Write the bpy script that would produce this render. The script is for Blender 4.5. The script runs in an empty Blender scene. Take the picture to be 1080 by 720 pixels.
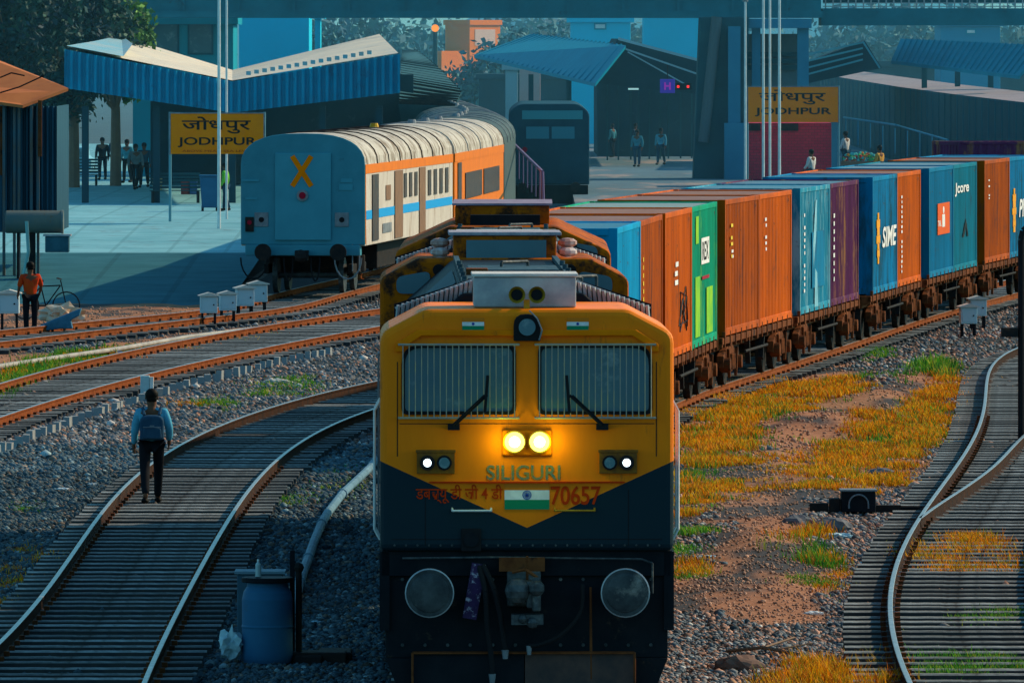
import bpy, bmesh, math, random
import numpy as np
from mathutils import Vector, Matrix
random.seed(7); RNG = np.random.default_rng(7)
scene = bpy.context.scene
COL = scene.collection
PI = math.pi
# ---------------------------------------------------------------- camera model
F, H, HY = 10000.0, 6.65, 40.0          # focal length in px of a 1080 px wide picture, eye height, horizon row
def W(x, y, h=0.0):
    s = (y-HY)/(H-h); return ((x-540)/s, F/s)
def P(x, y, Y):
    s = F/Y; return (((x-540)/s), Y, H-(y-HY)/s)
cam = bpy.data.cameras.new('camera'); camo = bpy.data.objects.new('camera', cam); COL.objects.link(camo)
camo.location = (0, 0, H); camo.rotation_euler = (PI/2, 0, 0)
cam.sensor_width = 36; cam.lens = 36*F/1080; cam.shift_y = -(360-HY)/1080
cam.clip_start = 1; cam.clip_end = 9000
scene.camera = camo
# ---------------------------------------------------------------- light
w = bpy.data.worlds.new("World"); scene.world = w; w.use_nodes = True
nt = w.node_tree; nt.nodes.clear()
SUN = Vector((0.80, 0.46, 0.56)).normalized()
sky = nt.nodes.new('ShaderNodeTexSky'); sky.sky_type = 'NISHITA'; sky.sun_disc = False
sky.sun_elevation = math.asin(SUN.z); sky.sun_rotation = math.atan2(SUN.x, SUN.y)
tint = nt.nodes.new('ShaderNodeMix'); tint.data_type = 'RGBA'; tint.blend_type = 'MULTIPLY'; tint.inputs[0].default_value = 1
tint.inputs[7].default_value = (0.48, 1.03, 1.10, 1)
bg = nt.nodes.new('ShaderNodeBackground'); bg.inputs[1].default_value = 0.16
out = nt.nodes.new('ShaderNodeOutputWorld')
nt.links.new(sky.outputs[0], tint.inputs[6]); nt.links.new(tint.outputs[2], bg.inputs[0]); nt.links.new(bg.outputs[0], out.inputs[0])
sl = bpy.data.lights.new('sun', 'SUN'); sl.energy = 5.0; sl.angle = math.radians(0.6); sl.color = (1.0, 0.74, 0.46)
so = bpy.data.objects.new('sun', sl); COL.objects.link(so); so.rotation_euler = SUN.to_track_quat('Z', 'Y').to_euler()
scene.view_settings.view_transform = 'Standard'; scene.view_settings.look = 'None'
# ---------------------------------------------------------------- materials
def mat(name, c1, c2=None, scale=2.0, rough=0.7, metal=0.0, c3=None, s3=1.0, t3=0.62, bump=0.0, stretch=(1,1,1), emit=None, estr=0, spec=0.04, vcol=False, objc=True, rnd=0):
    m = bpy.data.materials.new(name); m.use_nodes = True; n = m.node_tree.nodes; l = m.node_tree.links
    b = n['Principled BSDF']; b.inputs['Roughness'].default_value = rough; b.inputs['Metallic'].default_value = metal
    b.inputs['Specular IOR Level'].default_value = spec
    c4 = lambda c: (c[0], c[1], c[2], 1)
    b.inputs['Base Color'].default_value = c4(c1)
    tc = n.new('ShaderNodeTexCoord'); mp = n.new('ShaderNodeMapping'); mp.inputs['Scale'].default_value = stretch
    l.new(tc.outputs['Object'], mp.inputs[0])
    src = None
    if vcol:
        a = n.new('ShaderNodeAttribute'); a.attribute_name = 'Col'; src = a.outputs['Color']
    if c2 is not None:
        nz = n.new('ShaderNodeTexNoise'); nz.inputs['Scale'].default_value = scale; nz.inputs['Detail'].default_value = 6; nz.inputs['Roughness'].default_value = 0.65
        l.new(mp.outputs[0], nz.inputs[0])
        r = n.new('ShaderNodeMapRange'); r.inputs[1].default_value = 0.35; r.inputs[2].default_value = 0.65; l.new(nz.outputs[0], r.inputs[0])
        mx = n.new('ShaderNodeMix'); mx.data_type = 'RGBA'; l.new(r.outputs[0], mx.inputs[0])
        if src is not None:
            mx.blend_type = 'MULTIPLY'; l.new(src, mx.inputs[6])
        else: mx.inputs[6].default_value = c4(c1)
        mx.inputs[7].default_value = c4(c2); src = mx.outputs[2]
    if c3 is not None:
        nz = n.new('ShaderNodeTexNoise'); nz.inputs['Scale'].default_value = s3; nz.inputs['Detail'].default_value = 8; nz.inputs['Roughness'].default_value = 0.7
        l.new(mp.outputs[0], nz.inputs[0])
        r = n.new('ShaderNodeMapRange'); r.inputs[1].default_value = t3-0.04; r.inputs[2].default_value = t3+0.08; l.new(nz.outputs[0], r.inputs[0])
        mx = n.new('ShaderNodeMix'); mx.data_type = 'RGBA'; l.new(r.outputs[0], mx.inputs[0])
        if src is not None: l.new(src, mx.inputs[6])
        else: mx.inputs[6].default_value = c4(c1)
        mx.inputs[7].default_value = c4(c3); src = mx.outputs[2]
    if rnd and src is not None:
        oi = n.new('ShaderNodeObjectInfo'); r = n.new('ShaderNodeMapRange'); r.inputs[3].default_value = 1-rnd; r.inputs[4].default_value = 1+rnd*.4; l.new(oi.outputs['Random'], r.inputs[0])
        mx = n.new('ShaderNodeMix'); mx.data_type = 'RGBA'; mx.blend_type = 'MULTIPLY'; mx.inputs[0].default_value = 1; l.new(src, mx.inputs[6]); l.new(r.outputs[0], mx.inputs[7]); src = mx.outputs[2]
    if src is not None: l.new(src, b.inputs['Base Color'])
    if bump:
        nz = n.new('ShaderNodeTexNoise'); nz.inputs['Scale'].default_value = scale*3; nz.inputs['Detail'].default_value = 5; l.new(tc.outputs['Object'], nz.inputs[0])
        bp = n.new('ShaderNodeBump'); bp.inputs['Strength'].default_value = bump; bp.inputs['Distance'].default_value = 0.02
        l.new(nz.outputs[0], bp.inputs['Height']); l.new(bp.outputs[0], b.inputs['Normal'])
    if emit: b.inputs['Emission Color'].default_value = c4(emit); b.inputs['Emission Strength'].default_value = estr
    return m
M = {}
M['black'] = mat('black_paint', (.006,.010,.014), (.014,.016,.02), 3, .55, c3=(.07,.045,.03), s3=4, t3=.66)
M['iron'] = mat('sooty_iron', (.012,.015,.018), (.035,.026,.022), 5, .7, c3=(.10,.05,.03), s3=6, t3=.64)
M['rust'] = mat('rusty_steel', (.10,.030,.012), (.20,.065,.022), 6, .85, c3=(.03,.016,.012), s3=3, t3=.55)
M['railtop'] = mat('worn_rail_steel', (.40,.39,.37), (.20,.17,.15), 8, .38, metal=.75)
M['shaded_railside'] = mat('shaded_rail_side', (.022,.016,.014), (.05,.022,.012), 3, .85, c3=(.28,.075,.015), s3=1.3, t3=.66)  # tone of the unlit side put into the colour, plus rust patches
M['railside'] = mat('rusty_rail_side', (.15,.038,.010), (.24,.068,.018), 3, .85, c3=(.03,.016,.012), s3=5)
M['concrete'] = mat('weathered_concrete', (.30,.32,.31), (.13,.15,.155), 5, .9, c3=(.07,.06,.05), s3=2.2, t3=.56, rnd=.5)
M['concrete_shade_side'] = mat('shaded_sleeper_side', (.035,.04,.042), (.06,.055,.05), 6, .9)  # sides coloured darker than the tops to deepen their shading
M['paving'] = mat('pale_paving', (.24,.52,.58), (.15,.40,.46), .5, .85, c3=(.14,.22,.25), s3=.9, t3=.6)
M['ramp_shade'] = mat('shaded_ramp_paving', (.025,.12,.15), (.04,.16,.20), .8, .9)  # shadow band of the lower ramp put into the colour
M['pale_edge'] = mat('pale_kerb', (.45,.42,.38), (.3,.28,.26), 1.5, .85)
M['yellow'] = mat('yellow_orange_paint', (.95,.21,.001), (.78,.155,.002), 1.2, .5, c3=(.28,.08,.02), s3=2.5, t3=.62, stretch=(1,1,.35))
M['silver'] = mat('silver_sheet', (.42,.44,.46), (.28,.30,.33), 4, .5, metal=.3)
M['dglass'] = mat('dark_glass', (.035,.11,.15), (.06,.15,.19), .8, .25, spec=.5, c3=(.22,.30,.32), s3=1.6, t3=.60)  # pale noise patches painted in as reflections
M['glass_blue'] = mat('blue_glass', (.03,.10,.14), None, 1, .15)
M['rubber'] = mat('black_rubber', (.015,.015,.017), None, 1, .7)
M['brass'] = mat('yellow_horn', (.55,.30,.03), (.40,.2,.02), 8, .4, metal=.4)
M['white'] = mat('white_paint', (.80,.80,.78), (.62,.62,.60), 6, .6)
M['redbrown'] = mat('red_brown_lettering', (.55,.035,.003), None, 1, .6)
M['stencil'] = mat('blue_grey_lettering', (.05,.16,.17), (.30,.20,.03), 16, .6)
M['saffron'] = mat('saffron', (.72,.18,.015), None, 1, .6)
M['green'] = mat('flag_green', (.01,.22,.10), None, 1, .6)
M['navy'] = mat('navy', (.02,.05,.30), None, 1, .6)
M['lamp'] = mat('lit_headlamp', (1,1,.6), None, 1, .3, emit=(1,.80,.06), estr=2.6)
M['lampcore'] = mat('lamp_core', (1,1,.8), None, 1, .3, emit=(1,.95,.5), estr=9)
M['lampw'] = mat('lit_marker_lamp', (.8,.9,1), None, 1, .3, emit=(.75,.9,1), estr=4)
M['red'] = mat('red_lens', (.35,.01,.03), None, 1, .3)
M['grey'] = mat('grey_metal', (.24,.26,.28), (.14,.16,.18), 5, .55, metal=.2)
M['buffer'] = mat('buffer_face', (.075,.085,.09), (.035,.04,.045), 5, .5, metal=.4, c3=(.22,.20,.18), s3=3)
M['purple'] = mat('dark_purple_board', (.06,.03,.10), (.03,.02,.05), 5, .7, c3=(.55,.5,.6), s3=14, t3=.58)
def m_cab():
    m = mat('locomotive_cab_paint', (1.0,.225,.0), (.86,.175,.001), 1.0, .5, c3=(.30,.075,.012), s3=2.2, t3=.63, stretch=(1.6,1,.35), spec=.12)
    n = m.node_tree.nodes; l = m.node_tree.links; b = n['Principled BSDF']
    src = b.inputs['Base Color'].links[0].from_socket
    tc = n.new('ShaderNodeTexCoord'); sp = n.new('ShaderNodeSeparateXYZ'); l.new(tc.outputs['Object'], sp.inputs[0])
    ab = n.new('ShaderNodeMath'); ab.operation = 'ABSOLUTE'; l.new(sp.outputs[0], ab.inputs[0])
    mu = n.new('ShaderNodeMath'); mu.operation = 'MULTIPLY_ADD'; mu.inputs[1].default_value = .455; mu.inputs[2].default_value = 1.735; l.new(ab.outputs[0], mu.inputs[0])
    lt = n.new('ShaderNodeMath'); lt.operation = 'LESS_THAN'; l.new(sp.outputs[2], lt.inputs[0]); l.new(mu.outputs[0], lt.inputs[1])
    mx = n.new('ShaderNodeMix'); mx.data_type = 'RGBA'; l.new(lt.outputs[0], mx.inputs[0]); l.new(src, mx.inputs[6]); mx.inputs[7].default_value = (.004,.020,.030,1)
    l.new(mx.outputs[2], b.inputs['Base Color']); return m
M['cab'] = m_cab()
# ---------------------------------------------------------------- mesh building
class MB:
    def __init__(s): s.v = []; s.f = []; s.m = []
    def add(s, vs, fs, mi=0):
        o = len(s.v); s.v += [tuple(v) for v in vs]; s.f += [tuple(i+o for i in f) for f in fs]; s.m += [mi]*len(fs); return s
    def box(s, x0, x1, y0, y1, z0, z1, mi=0, R=None, c=None):
        vs = [(x0,y0,z0),(x1,y0,z0),(x1,y1,z0),(x0,y1,z0),(x0,y0,z1),(x1,y0,z1),(x1,y1,z1),(x0,y1,z1)]
        if R is not None:
            c = Vector(c if c else ((x0+x1)/2,(y0+y1)/2,(z0+z1)/2)); vs = [tuple(R @ (Vector(v)-c) + c) for v in vs]
        return s.add(vs, [(0,3,2,1),(4,5,6,7),(0,1,5,4),(1,2,6,5),(2,3,7,6),(3,0,4,7)], mi)
    def bar(s, p0, p1, a, b=None, mi=0):          # rectangular bar between two points
        b = b or a; p0 = Vector(p0); p1 = Vector(p1); d = (p1-p0).normalized()
        u = d.cross(Vector((0,0,1)));
        if u.length < .01: u = Vector((1,0,0))
        u.normalize(); v = u.cross(d)
        vs = [p+u*i*a/2+v*j*b/2 for p in (p0,p1) for i,j in ((-1,-1),(1,-1),(1,1),(-1,1))]
        return s.add(vs, [(0,3,2,1),(4,5,6,7),(0,1,5,4),(1,2,6,5),(2,3,7,6),(3,0,4,7)], mi)
    def cyl(s, p0, p1, r0, r1=None, n=12, mi=0):
        r1 = r0 if r1 is None else r1; p0 = Vector(p0); p1 = Vector(p1); d = (p1-p0).normalized()
        u = d.cross(Vector((0,0,1)));
        if u.length < .01: u = Vector((1,0,0))
        u.normalize(); v = u.cross(d)
        vs = [p0+(u*math.cos(2*PI*k/n)+v*math.sin(2*PI*k/n))*r0 for k in range(n)] + [p1+(u*math.cos(2*PI*k/n)+v*math.sin(2*PI*k/n))*r1 for k in range(n)]
        return s.add(vs, [(k,(k+1)%n,n+(k+1)%n,n+k) for k in range(n)] + [tuple(range(n))[::-1], tuple(range(n,2*n))], mi)
    def tube(s, pts, r, n=6, mi=0):
        for a, b in zip(pts[:-1], pts[1:]): s.cyl(a, b, r, r, n, mi)
        return s
    def prism(s, poly, a0, a1, axis='y', mi=0):
        k = len(poly)
        mk = {'y': lambda p,a:(p[0],a,p[1]), 'x': lambda p,a:(a,p[0],p[1]), 'z': lambda p,a:(p[0],p[1],a)}[axis]
        vs = [mk(p,a0) for p in poly]+[mk(p,a1) for p in poly]
        return s.add(vs, [(i,(i+1)%k,k+(i+1)%k,k+i) for i in range(k)]+[tuple(range(k))[::-1], tuple(range(k,2*k))], mi)
    def ball(s, c, r, n=10, mi=0, sq=(1,1,1)):
        vs = [(c[0],c[1],c[2]+r*sq[2])]
        for i in range(1, n//2):
            t = PI*i/(n//2)
            for k in range(n): vs.append((c[0]+r*sq[0]*math.sin(t)*math.cos(2*PI*k/n), c[1]+r*sq[1]*math.sin(t)*math.sin(2*PI*k/n), c[2]+r*sq[2]*math.cos(t)))
        vs.append((c[0],c[1],c[2]-r*sq[2])); fs = []; L = n//2-1
        for k in range(n): fs.append((0,1+k,1+(k+1)%n)); fs.append((1+(L-1)*n+(k+1)%n, 1+(L-1)*n+k, len(vs)-1))
        for i in range(L-1):
            for k in range(n): a = 1+i*n; fs.append((a+k, a+n+k, a+n+(k+1)%n, a+(k+1)%n))
        return s.add(vs, fs, mi)
    def quad(s, a, b, c, d, mi=0): return s.add([a,b,c,d], [(0,1,2,3)], mi)
    def build(s, name, mats, parent=None, bevel=0, smooth=False, loc=None, rotz=0, fix=True, seg=2):
        me = bpy.data.meshes.new(name); me.from_pydata(s.v, [], s.f)
        if not isinstance(mats, (list, tuple)): mats = [mats]
        for m in mats: me.materials.append(m)
        if len(mats) > 1: me.polygons.foreach_set('material_index', s.m)
        if fix:
            bm = bmesh.new(); bm.from_mesh(me); bmesh.ops.recalc_face_normals(bm, faces=bm.faces); bm.to_mesh(me); bm.free()
        if smooth: me.polygons.foreach_set('use_smooth', [True]*len(me.polygons)); 
        o = bpy.data.objects.new(name, me); COL.objects.link(o)
        if parent: o.parent = parent
        if loc: o.location = loc
        if rotz: o.rotation_euler = (0,0,rotz)
        if bevel:
            b = o.modifiers.new('bevel','BEVEL'); b.width = bevel; b.segments = seg; b.limit_method = 'ANGLE'; b.angle_limit = math.radians(35)
        if smooth == 'auto' or bevel:
            pass
        return o
def tag(o, label=None, cat=None, group=None, kind=None):
    if label: o['label'] = label
    if cat: o['category'] = cat
    if group: o['group'] = group
    if kind: o['kind'] = kind
    return o
def empty(name, loc=(0,0,0), rz=0, label=None, cat=None, group=None):
    o = bpy.data.objects.new(name, None); COL.objects.link(o); o.location = loc; o.rotation_euler = (0,0,rz); o.empty_display_size = .3
    return tag(o, label, cat, group)
CH = {}
def copy_tree(o, parent=None, loc=None, rz=None, label=None):
    c = o.copy(); COL.objects.link(c)
    if parent is not None: c.parent = parent
    if loc is not None: c.location = loc
    if rz is not None: c.rotation_euler = (0,0,rz)
    if label: c['label'] = label
    for ch in [x for x in list(bpy.data.objects) if x.parent == o]: copy_tree(ch, c)
    return c
def text(name, body, size, m, parent, loc, rot=(PI/2,0,0), width=None, bold=0.0, height=None, skew=0):
    cu = bpy.data.curves.new(name, 'FONT'); cu.body = body; cu.size = size; cu.align_x = 'CENTER'; cu.align_y = 'CENTER'; cu.offset = bold; cu.extrude = .002; cu.shear = skew
    o = bpy.data.objects.new(name, cu); COL.objects.link(o)
    dg = bpy.context.evaluated_depsgraph_get(); me = bpy.data.meshes.new_from_object(o.evaluated_get(dg))
    bpy.data.objects.remove(o); me.materials.clear(); me.materials.append(m)
    vs = np.array([v.co for v in me.vertices]) if len(me.vertices) else np.zeros((1,3))
    mn, mx = vs.min(0), vs.max(0); ce = (mn+mx)/2
    sx = (width/(mx[0]-mn[0])) if width else 1; sy = (height/(mx[1]-mn[1])) if height else (sx if width else 1)
    for v in me.vertices: v.co = ((v.co.x-ce[0])*sx, (v.co.y-ce[1])*sy, v.co.z)
    o = bpy.data.objects.new(name, me); COL.objects.link(o); o.parent = parent; o.location = loc; o.rotation_euler = rot
    return o
class Spline:                                   # natural cubic, linear beyond its ends
    def __init__(s, x, y):
        s.x = np.array(x, float); s.y = np.array(y, float); n = len(x); h = np.diff(s.x); A = np.zeros((n,n)); b = np.zeros(n); A[0,0] = A[-1,-1] = 1
        for i in range(1, n-1):
            A[i,i-1] = h[i-1]; A[i,i] = 2*(h[i-1]+h[i]); A[i,i+1] = h[i]; b[i] = 6*((s.y[i+1]-s.y[i])/h[i]-(s.y[i]-s.y[i-1])/h[i-1])
        s.M = np.linalg.solve(A, b); s.h = h
    def raw(s, t):
        i = min(max(int(np.searchsorted(s.x, t)-1), 0), len(s.x)-2); h = s.h[i]; a = (s.x[i+1]-t)/h; b = (t-s.x[i])/h
        return a*s.y[i]+b*s.y[i+1]+((a**3-a)*s.M[i]+(b**3-b)*s.M[i+1])*h*h/6
    def __call__(s, t):
        x0, x1 = s.x[0], s.x[-1]
        if t < x0: return s.raw(x0)+(s.raw(x0+.1)-s.raw(x0))/.1*(t-x0)
        if t > x1: return s.raw(x1)+(s.raw(x1)-s.raw(x1-.1))/.1*(t-x1)
        return float(s.raw(t))
class Path:                                     # arc-length walk along X(Y)
    def __init__(s, f, y0, y1):
        ys = np.arange(y0, y1, .25); xs = np.array([f(t) for t in ys]); d = np.r_[0, np.cumsum(np.hypot(np.diff(xs), np.diff(ys)))]
        s.xs, s.ys, s.d = xs, ys, d
    def at(s, t): return float(np.interp(t, s.d, s.xs)), float(np.interp(t, s.d, s.ys))
    def seg(s, t0, t1):                         # chord: midpoint and heading
        x0, y0 = s.at(t0); x1, y1 = s.at(t1); return (x0+x1)/2, (y0+y1)/2, -math.atan2(x1-x0, y1-y0)
def polyfit(pts, deg):
    p = np.array(pts); y0 = p[:,1].mean(); c = np.polyfit(p[:,1]-y0, p[:,0], deg); return lambda t: float(np.polyval(c, t-y0))
# smooth value noise (numpy)
_G = RNG.random((256,256))
def vnoise(x, y):
    x = np.asarray(x, float); y = np.asarray(y, float)
    xi = np.floor(x).astype(int); yi = np.floor(y).astype(int); fx = x-xi; fy = y-yi; fx = fx*fx*(3-2*fx); fy = fy*fy*(3-2*fy)
    g = lambda a, b: _G[a & 255, b & 255]
    return (g(xi,yi)*(1-fx)+g(xi+1,yi)*fx)*(1-fy)+(g(xi,yi+1)*(1-fx)+g(xi+1,yi+1)*fx)*fy
def fbm(x, y, o=4):
    r = 0; a = .5; t = 0
    for k in range(o): r = r+a*vnoise(x*2**k+17*k, y*2**k+31*k); t += a; a *= .5
    return r/t
def inpoly(x, y, poly):
    r = np.zeros(x.shape, bool); n = len(poly)
    for i in range(n):
        x0, y0 = poly[i]; x1, y1 = poly[(i+1) % n]
        if y0 == y1: continue
        c = ((y0 > y) != (y1 > y)) & (x < (x1-x0)*(y-y0)/(y1-y0)+x0); r ^= c
    return r
def WP(pts, h=-.2): return [W(x, y, h) for x, y in pts]

M['dirty_yellow'] = mat('grimy_orange_paint', (.55,.12,.003), (.34,.07,.004), 2.2, .7, c3=(.05,.02,.012), s3=3.2, t3=.52)
# ================================================================ TRACKS
CY = [85,95,105,115,129,141,153,163,172.7,180,188.6,200,212,225,240,258,280,310]
CX = [.28,.15,.02,-.13,-.18,.0,.50,1.25,2.1,2.9,4.05,5.6,7.2,8.9,11.1,14.0,18.0,24.5]
CP = Spline(CY, CX)
rail_half = .873
def at_list(pts): return [W(x, y) for x, y in pts]
A_L = polyfit(at_list([(0,677),(38,633),(90,565),(144,501.5),(206,460),(267,435),(360,410),(392,402)]), 4)
A_R = polyfit(at_list([(152,720),(173,673),(202,615),(235,557.5),(271,507),(318,463),(360,445),(392,431)]), 4)
B_L = polyfit(at_list([(0,403),(100,380),(200,355),(300,340.5),(392,326)]), 2)
B_R = polyfit(at_list([(0,438),(67,420),(180,387),(300,362),(392,345)]), 2)
CL = [(0,348),(100,338),(200,328),(285,311)]; CR = [(0,360),(67,352),(187,338),(300,324),(354,311)]
COACHX = [(246,-5.44),(269,-3.3),(292,-1.9),(316,-1.5),(340,-1.9),(380,-2.9),(442,-4.6),(560,-8.0),(660,-11)]
T_L = Spline([p[1] for p in at_list(CL)]+[270,295,320,345,450,560], [p[0] for p in at_list(CL)]+[-4.1,-2.7,-2.4,-2.9,-5.7,-8.9])
T_R = Spline([p[1] for p in at_list(CR)]+[270,295,320,345,450,560], [p[0] for p in at_list(CR)]+[-2.4,-1.0,-.7,-1.2,-4.0,-7.2])
D_Y = [W(0,y)[1] for y in (720,684,649,618,577,546,482,440,387,364)]
D_X = [W(x,y)[0] for x,y in ((959,720),(947,684),(941,649),(940,618),(950,577),(970,546),(1017,482),(1034,440),(1046,387),(1080,364))]
D_L = polyfit(list(zip(D_X, D_Y)), 5)
E_L = Spline([W(0,y)[1] for y in (546,535,514,490,459)]+[175,190,205], [W(x,y)[0] for x,y in ((970,546),(985,535),(1017,514),(1046,487),(1080,459))]+[10.6,12.9,15.3])
PROF = [(-.075,-.172),(.075,-.172),(.075,-.158),(.014,-.142),(.010,-.05),(.029,-.036),(.029,-.004),(.023,0),(-.023,0),(-.029,-.004),(-.029,-.036),(-.010,-.05),(-.014,-.142),(-.075,-.158)]
def rail(parent, f, y0, y1, dy=1.0, side=0, dark=False):
    ys = np.arange(y0, y1+.01, dy); pts = [(f(t), t) for t in ys]; n = len(PROF); v = []; fs = []; mi = []
    for i, (x, y) in enumerate(pts):
        a = pts[max(i-1,0)]; b = pts[min(i+1,len(pts)-1)]; d = Vector((b[0]-a[0], b[1]-a[1])).normalized(); nx, ny = d.y, -d.x
        for (u, z) in PROF: v.append((x+nx*u, y+ny*u, z))
    for i in range(len(pts)-1):
        for k in range(n):
            fs.append((i*n+k, i*n+(k+1)%n, (i+1)*n+(k+1)%n, (i+1)*n+k)); mi.append(0 if k in (6,7,8) else 1)
    fs.append(tuple(range(n))); fs.append(tuple(range((len(pts)-1)*n, len(pts)*n))); mi += [1,1]
    m = MB(); m.v = v; m.f = fs; m.m = mi
    return m.build('rail', [M['railtop'], M['shaded_railside'] if dark else M['railside']], parent)
def sleeper_mesh(half, wd=.20):
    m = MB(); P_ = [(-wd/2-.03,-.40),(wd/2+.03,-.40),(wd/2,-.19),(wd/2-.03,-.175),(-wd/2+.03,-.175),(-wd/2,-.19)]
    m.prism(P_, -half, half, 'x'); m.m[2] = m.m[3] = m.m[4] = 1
    return m
_slp = {}
def sleepers(parent, fl, fr, y0, y1, half=1.37, dy=.66, near=100, zoff=0.0, hl=None, matl='concrete'):
    key = (half, matl)
    if key not in _slp:
        o = sleeper_mesh(half).build('sleeper', [M['concrete_shade_side'], M['concrete']]); _slp[key] = o.data; bpy.data.objects.remove(o)
    y = y0; k = 0; rest = MB(); me = _slp[key]; mis = [p.material_index for p in me.polygons]; base = [tuple(v.co) for v in me.vertices]; fcs = [tuple(p.vertices) for p in me.polygons]
    while y < y1:
        xl, xr = fl(y), fr(y); cx = (xl+xr)/2; d = (fl(y+.5)+fr(y+.5))/2-cx; a = -math.atan2(d, .5)*.55 + random.uniform(-.008,.008)
        z = random.uniform(-.012,.004)+zoff+.035; sx = (abs(xr-xl)/2+.5)/1.37 if abs(xr-xl) > 1.9 else 1
        if k < near:
            o = bpy.data.objects.new('sleeper', me); COL.objects.link(o); o.parent = parent; o.location = (cx+random.uniform(-.02,.02), y, z); o.rotation_euler = (0,0,a); o.scale = (sx,1,1)
        else:
            c, s = math.cos(a), math.sin(a); rest.add([(cx+v[0]*sx*c-v[1]*s, y+v[0]*sx*s+v[1]*c, v[2]+z) for v in base], fcs); rest.m[-len(mis):] = mis
        y += dy*random.uniform(.985,1.015); k += 1
    if rest.v: tag(rest.build('sleepers', [M['concrete_shade_side'], M['concrete']], parent, fix=False), kind='stuff')
def track(label, fl, fr, y0, y1, half=1.37, dy=.72, fast=1.0, ys=None, dark=False):
    t = empty('railway_track', (0,0,0), label=label, cat='railway track', group='railway tracks of the yard')
    rail(t, fl, y0, y1, fast, 0, dark); rail(t, fr, y0, y1, fast, 0, dark); sleepers(t, fl, fr, y0, ys or y1, half, dy); return t
SD = .92
tA = track('curved track on the left with the man with the backpack walking on it', A_L, A_R, 97, 186, dy=SD, dark=True)
tB = track('rusty track crossing the left side just beyond the row of small upright blocks', B_L, B_R, 160, 236, dy=SD)
tC = track('rusty track farthest left, running under the parked passenger coaches', T_L, T_R, 204, 520, dy=SD, ys=330)
fm = lambda s: (lambda t: CP(t)+s*rail_half)
tT = track('track under the yellow locomotive and the container wagons', fm(-1), fm(1), 86, 300, dy=SD)
D_R = lambda t: D_L(t)+1.75; E_R = lambda t: E_L(t)+1.75
tD = track('shiny curving track at the right edge with a switch and weeds between its sleepers', D_L, D_R, 94, 206, half=1.42, dy=SD, dark=True)
tE = empty('railway_track', label='short diverging track branching to the right of the switch at the right edge', cat='railway track', group='railway tracks of the yard')
rail(tE, E_L, 131.5, 200, 1.0, 0, True); rail(tE, E_R, 133, 200, 1.0, 0, True); sleepers(tE, lambda t: max(E_L(t), D_L(t)+1.9), E_R, 150, 200, 1.37, SD)
# rail clips along visible rails
for par, f, y0, y1 in ((tA,A_L,97,150),(tA,A_R,97,150),(tB,B_L,160,232),(tB,B_R,160,232),(tC,T_R,204,250),(tC,T_L,204,250),(tT,fm(1),160,240),(tD,D_L,94,170)):
    m = MB(); y = y0
    while y < y1:
        x = f(y)
        for s in (-1, 1): m.box(x+s*.085-.03, x+s*.085+.03, y-.05, y+.05, -.145, -.095)
        y += SD*1.0
    tag(m.build('rail_clips', M['rust'], par, fix=False), kind='stuff')
# ================================================================ GROUND
PAVE = [P(-120,306,0.1) ] 
pave_px = [(-60,297),(262,302),(262,235),(262,204),(-60,204)]
soil_path = WP([(735,640),(760,560),(790,500),(830,455),(880,428),(940,400),(1010,372),(1000,392),(930,430),(880,470),(850,520),(850,560),(905,600),(880,640),(800,640)])
soil2 = WP([(712,430),(790,395),(900,385),(905,425),(860,450),(800,480),(790,540),(712,560)])
soil3 = WP([(840,470),(900,440),(1000,385),(1012,420),(1000,450),(950,520),(830,530)])
soil_left = WP([(-40,298),(262,304),(300,312),(240,325),(100,345),(-40,358)])
soil_left2 = WP([(-40,370),(60,372),(150,356),(310,338),(392,326),(392,338),(300,344),(100,384),(-40,412)])
pale_band = WP([(-60,303),(330,306),(330,309),(-60,312)])
soil_b = WP([(690,585),(760,590),(800,600),(860,640),(800,670),(700,640)])
def zone(X, Y):
    x = X; y = Y; n1 = (fbm(X*.9+5, Y*.35)-.5)*1.2; n2 = (fbm(X*.8+50, Y*.3+9)-.5)*8
    z = np.zeros(X.shape)
    for p in (soil_path, soil2, soil3, soil_left, soil_left2, soil_b): z = np.maximum(z, inpoly(x+n1, y+n2, p).astype(float))
    return z
def gz(X, Y):
    z = -.24 + (fbm(X*1.3, Y*.5)-.5)*.07
    r = np.clip((X-CP_v(Y)-2.2)/1.2, 0, 1)*np.clip((D_v(Y)-X-1.0)/1.0, 0, 1)
    z = z + r*((fbm(X*.55+9, Y*.16+4)-.45)*.42+.05)
    l = np.clip((A_v(Y)-X-1.0)/.8, 0, 1)
    z = z + l*(fbm(X*.6+3, Y*.25)-.5)*.10
    pr = np.clip((Y-244)/8, 0, 1); z = z*(1-pr)+(-.30)*pr
    return z
_ys = np.arange(80, 340, .5)
_t = {k: np.array([f(t) for t in _ys]) for k, f in (('C', CP), ('D', D_L), ('A', A_L))}
_t['D'][_ys > 210] = 30; _t['A'][_ys > 190] = -2.5; _t['A'] = np.clip(_t['A'], -7, -2.5)
CP_v = lambda Y: np.interp(Y, _ys, _t['C']); D_v = lambda Y: np.interp(Y, _ys, _t['D']); A_v = lambda Y: np.interp(Y, _ys, _t['A'])
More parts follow.
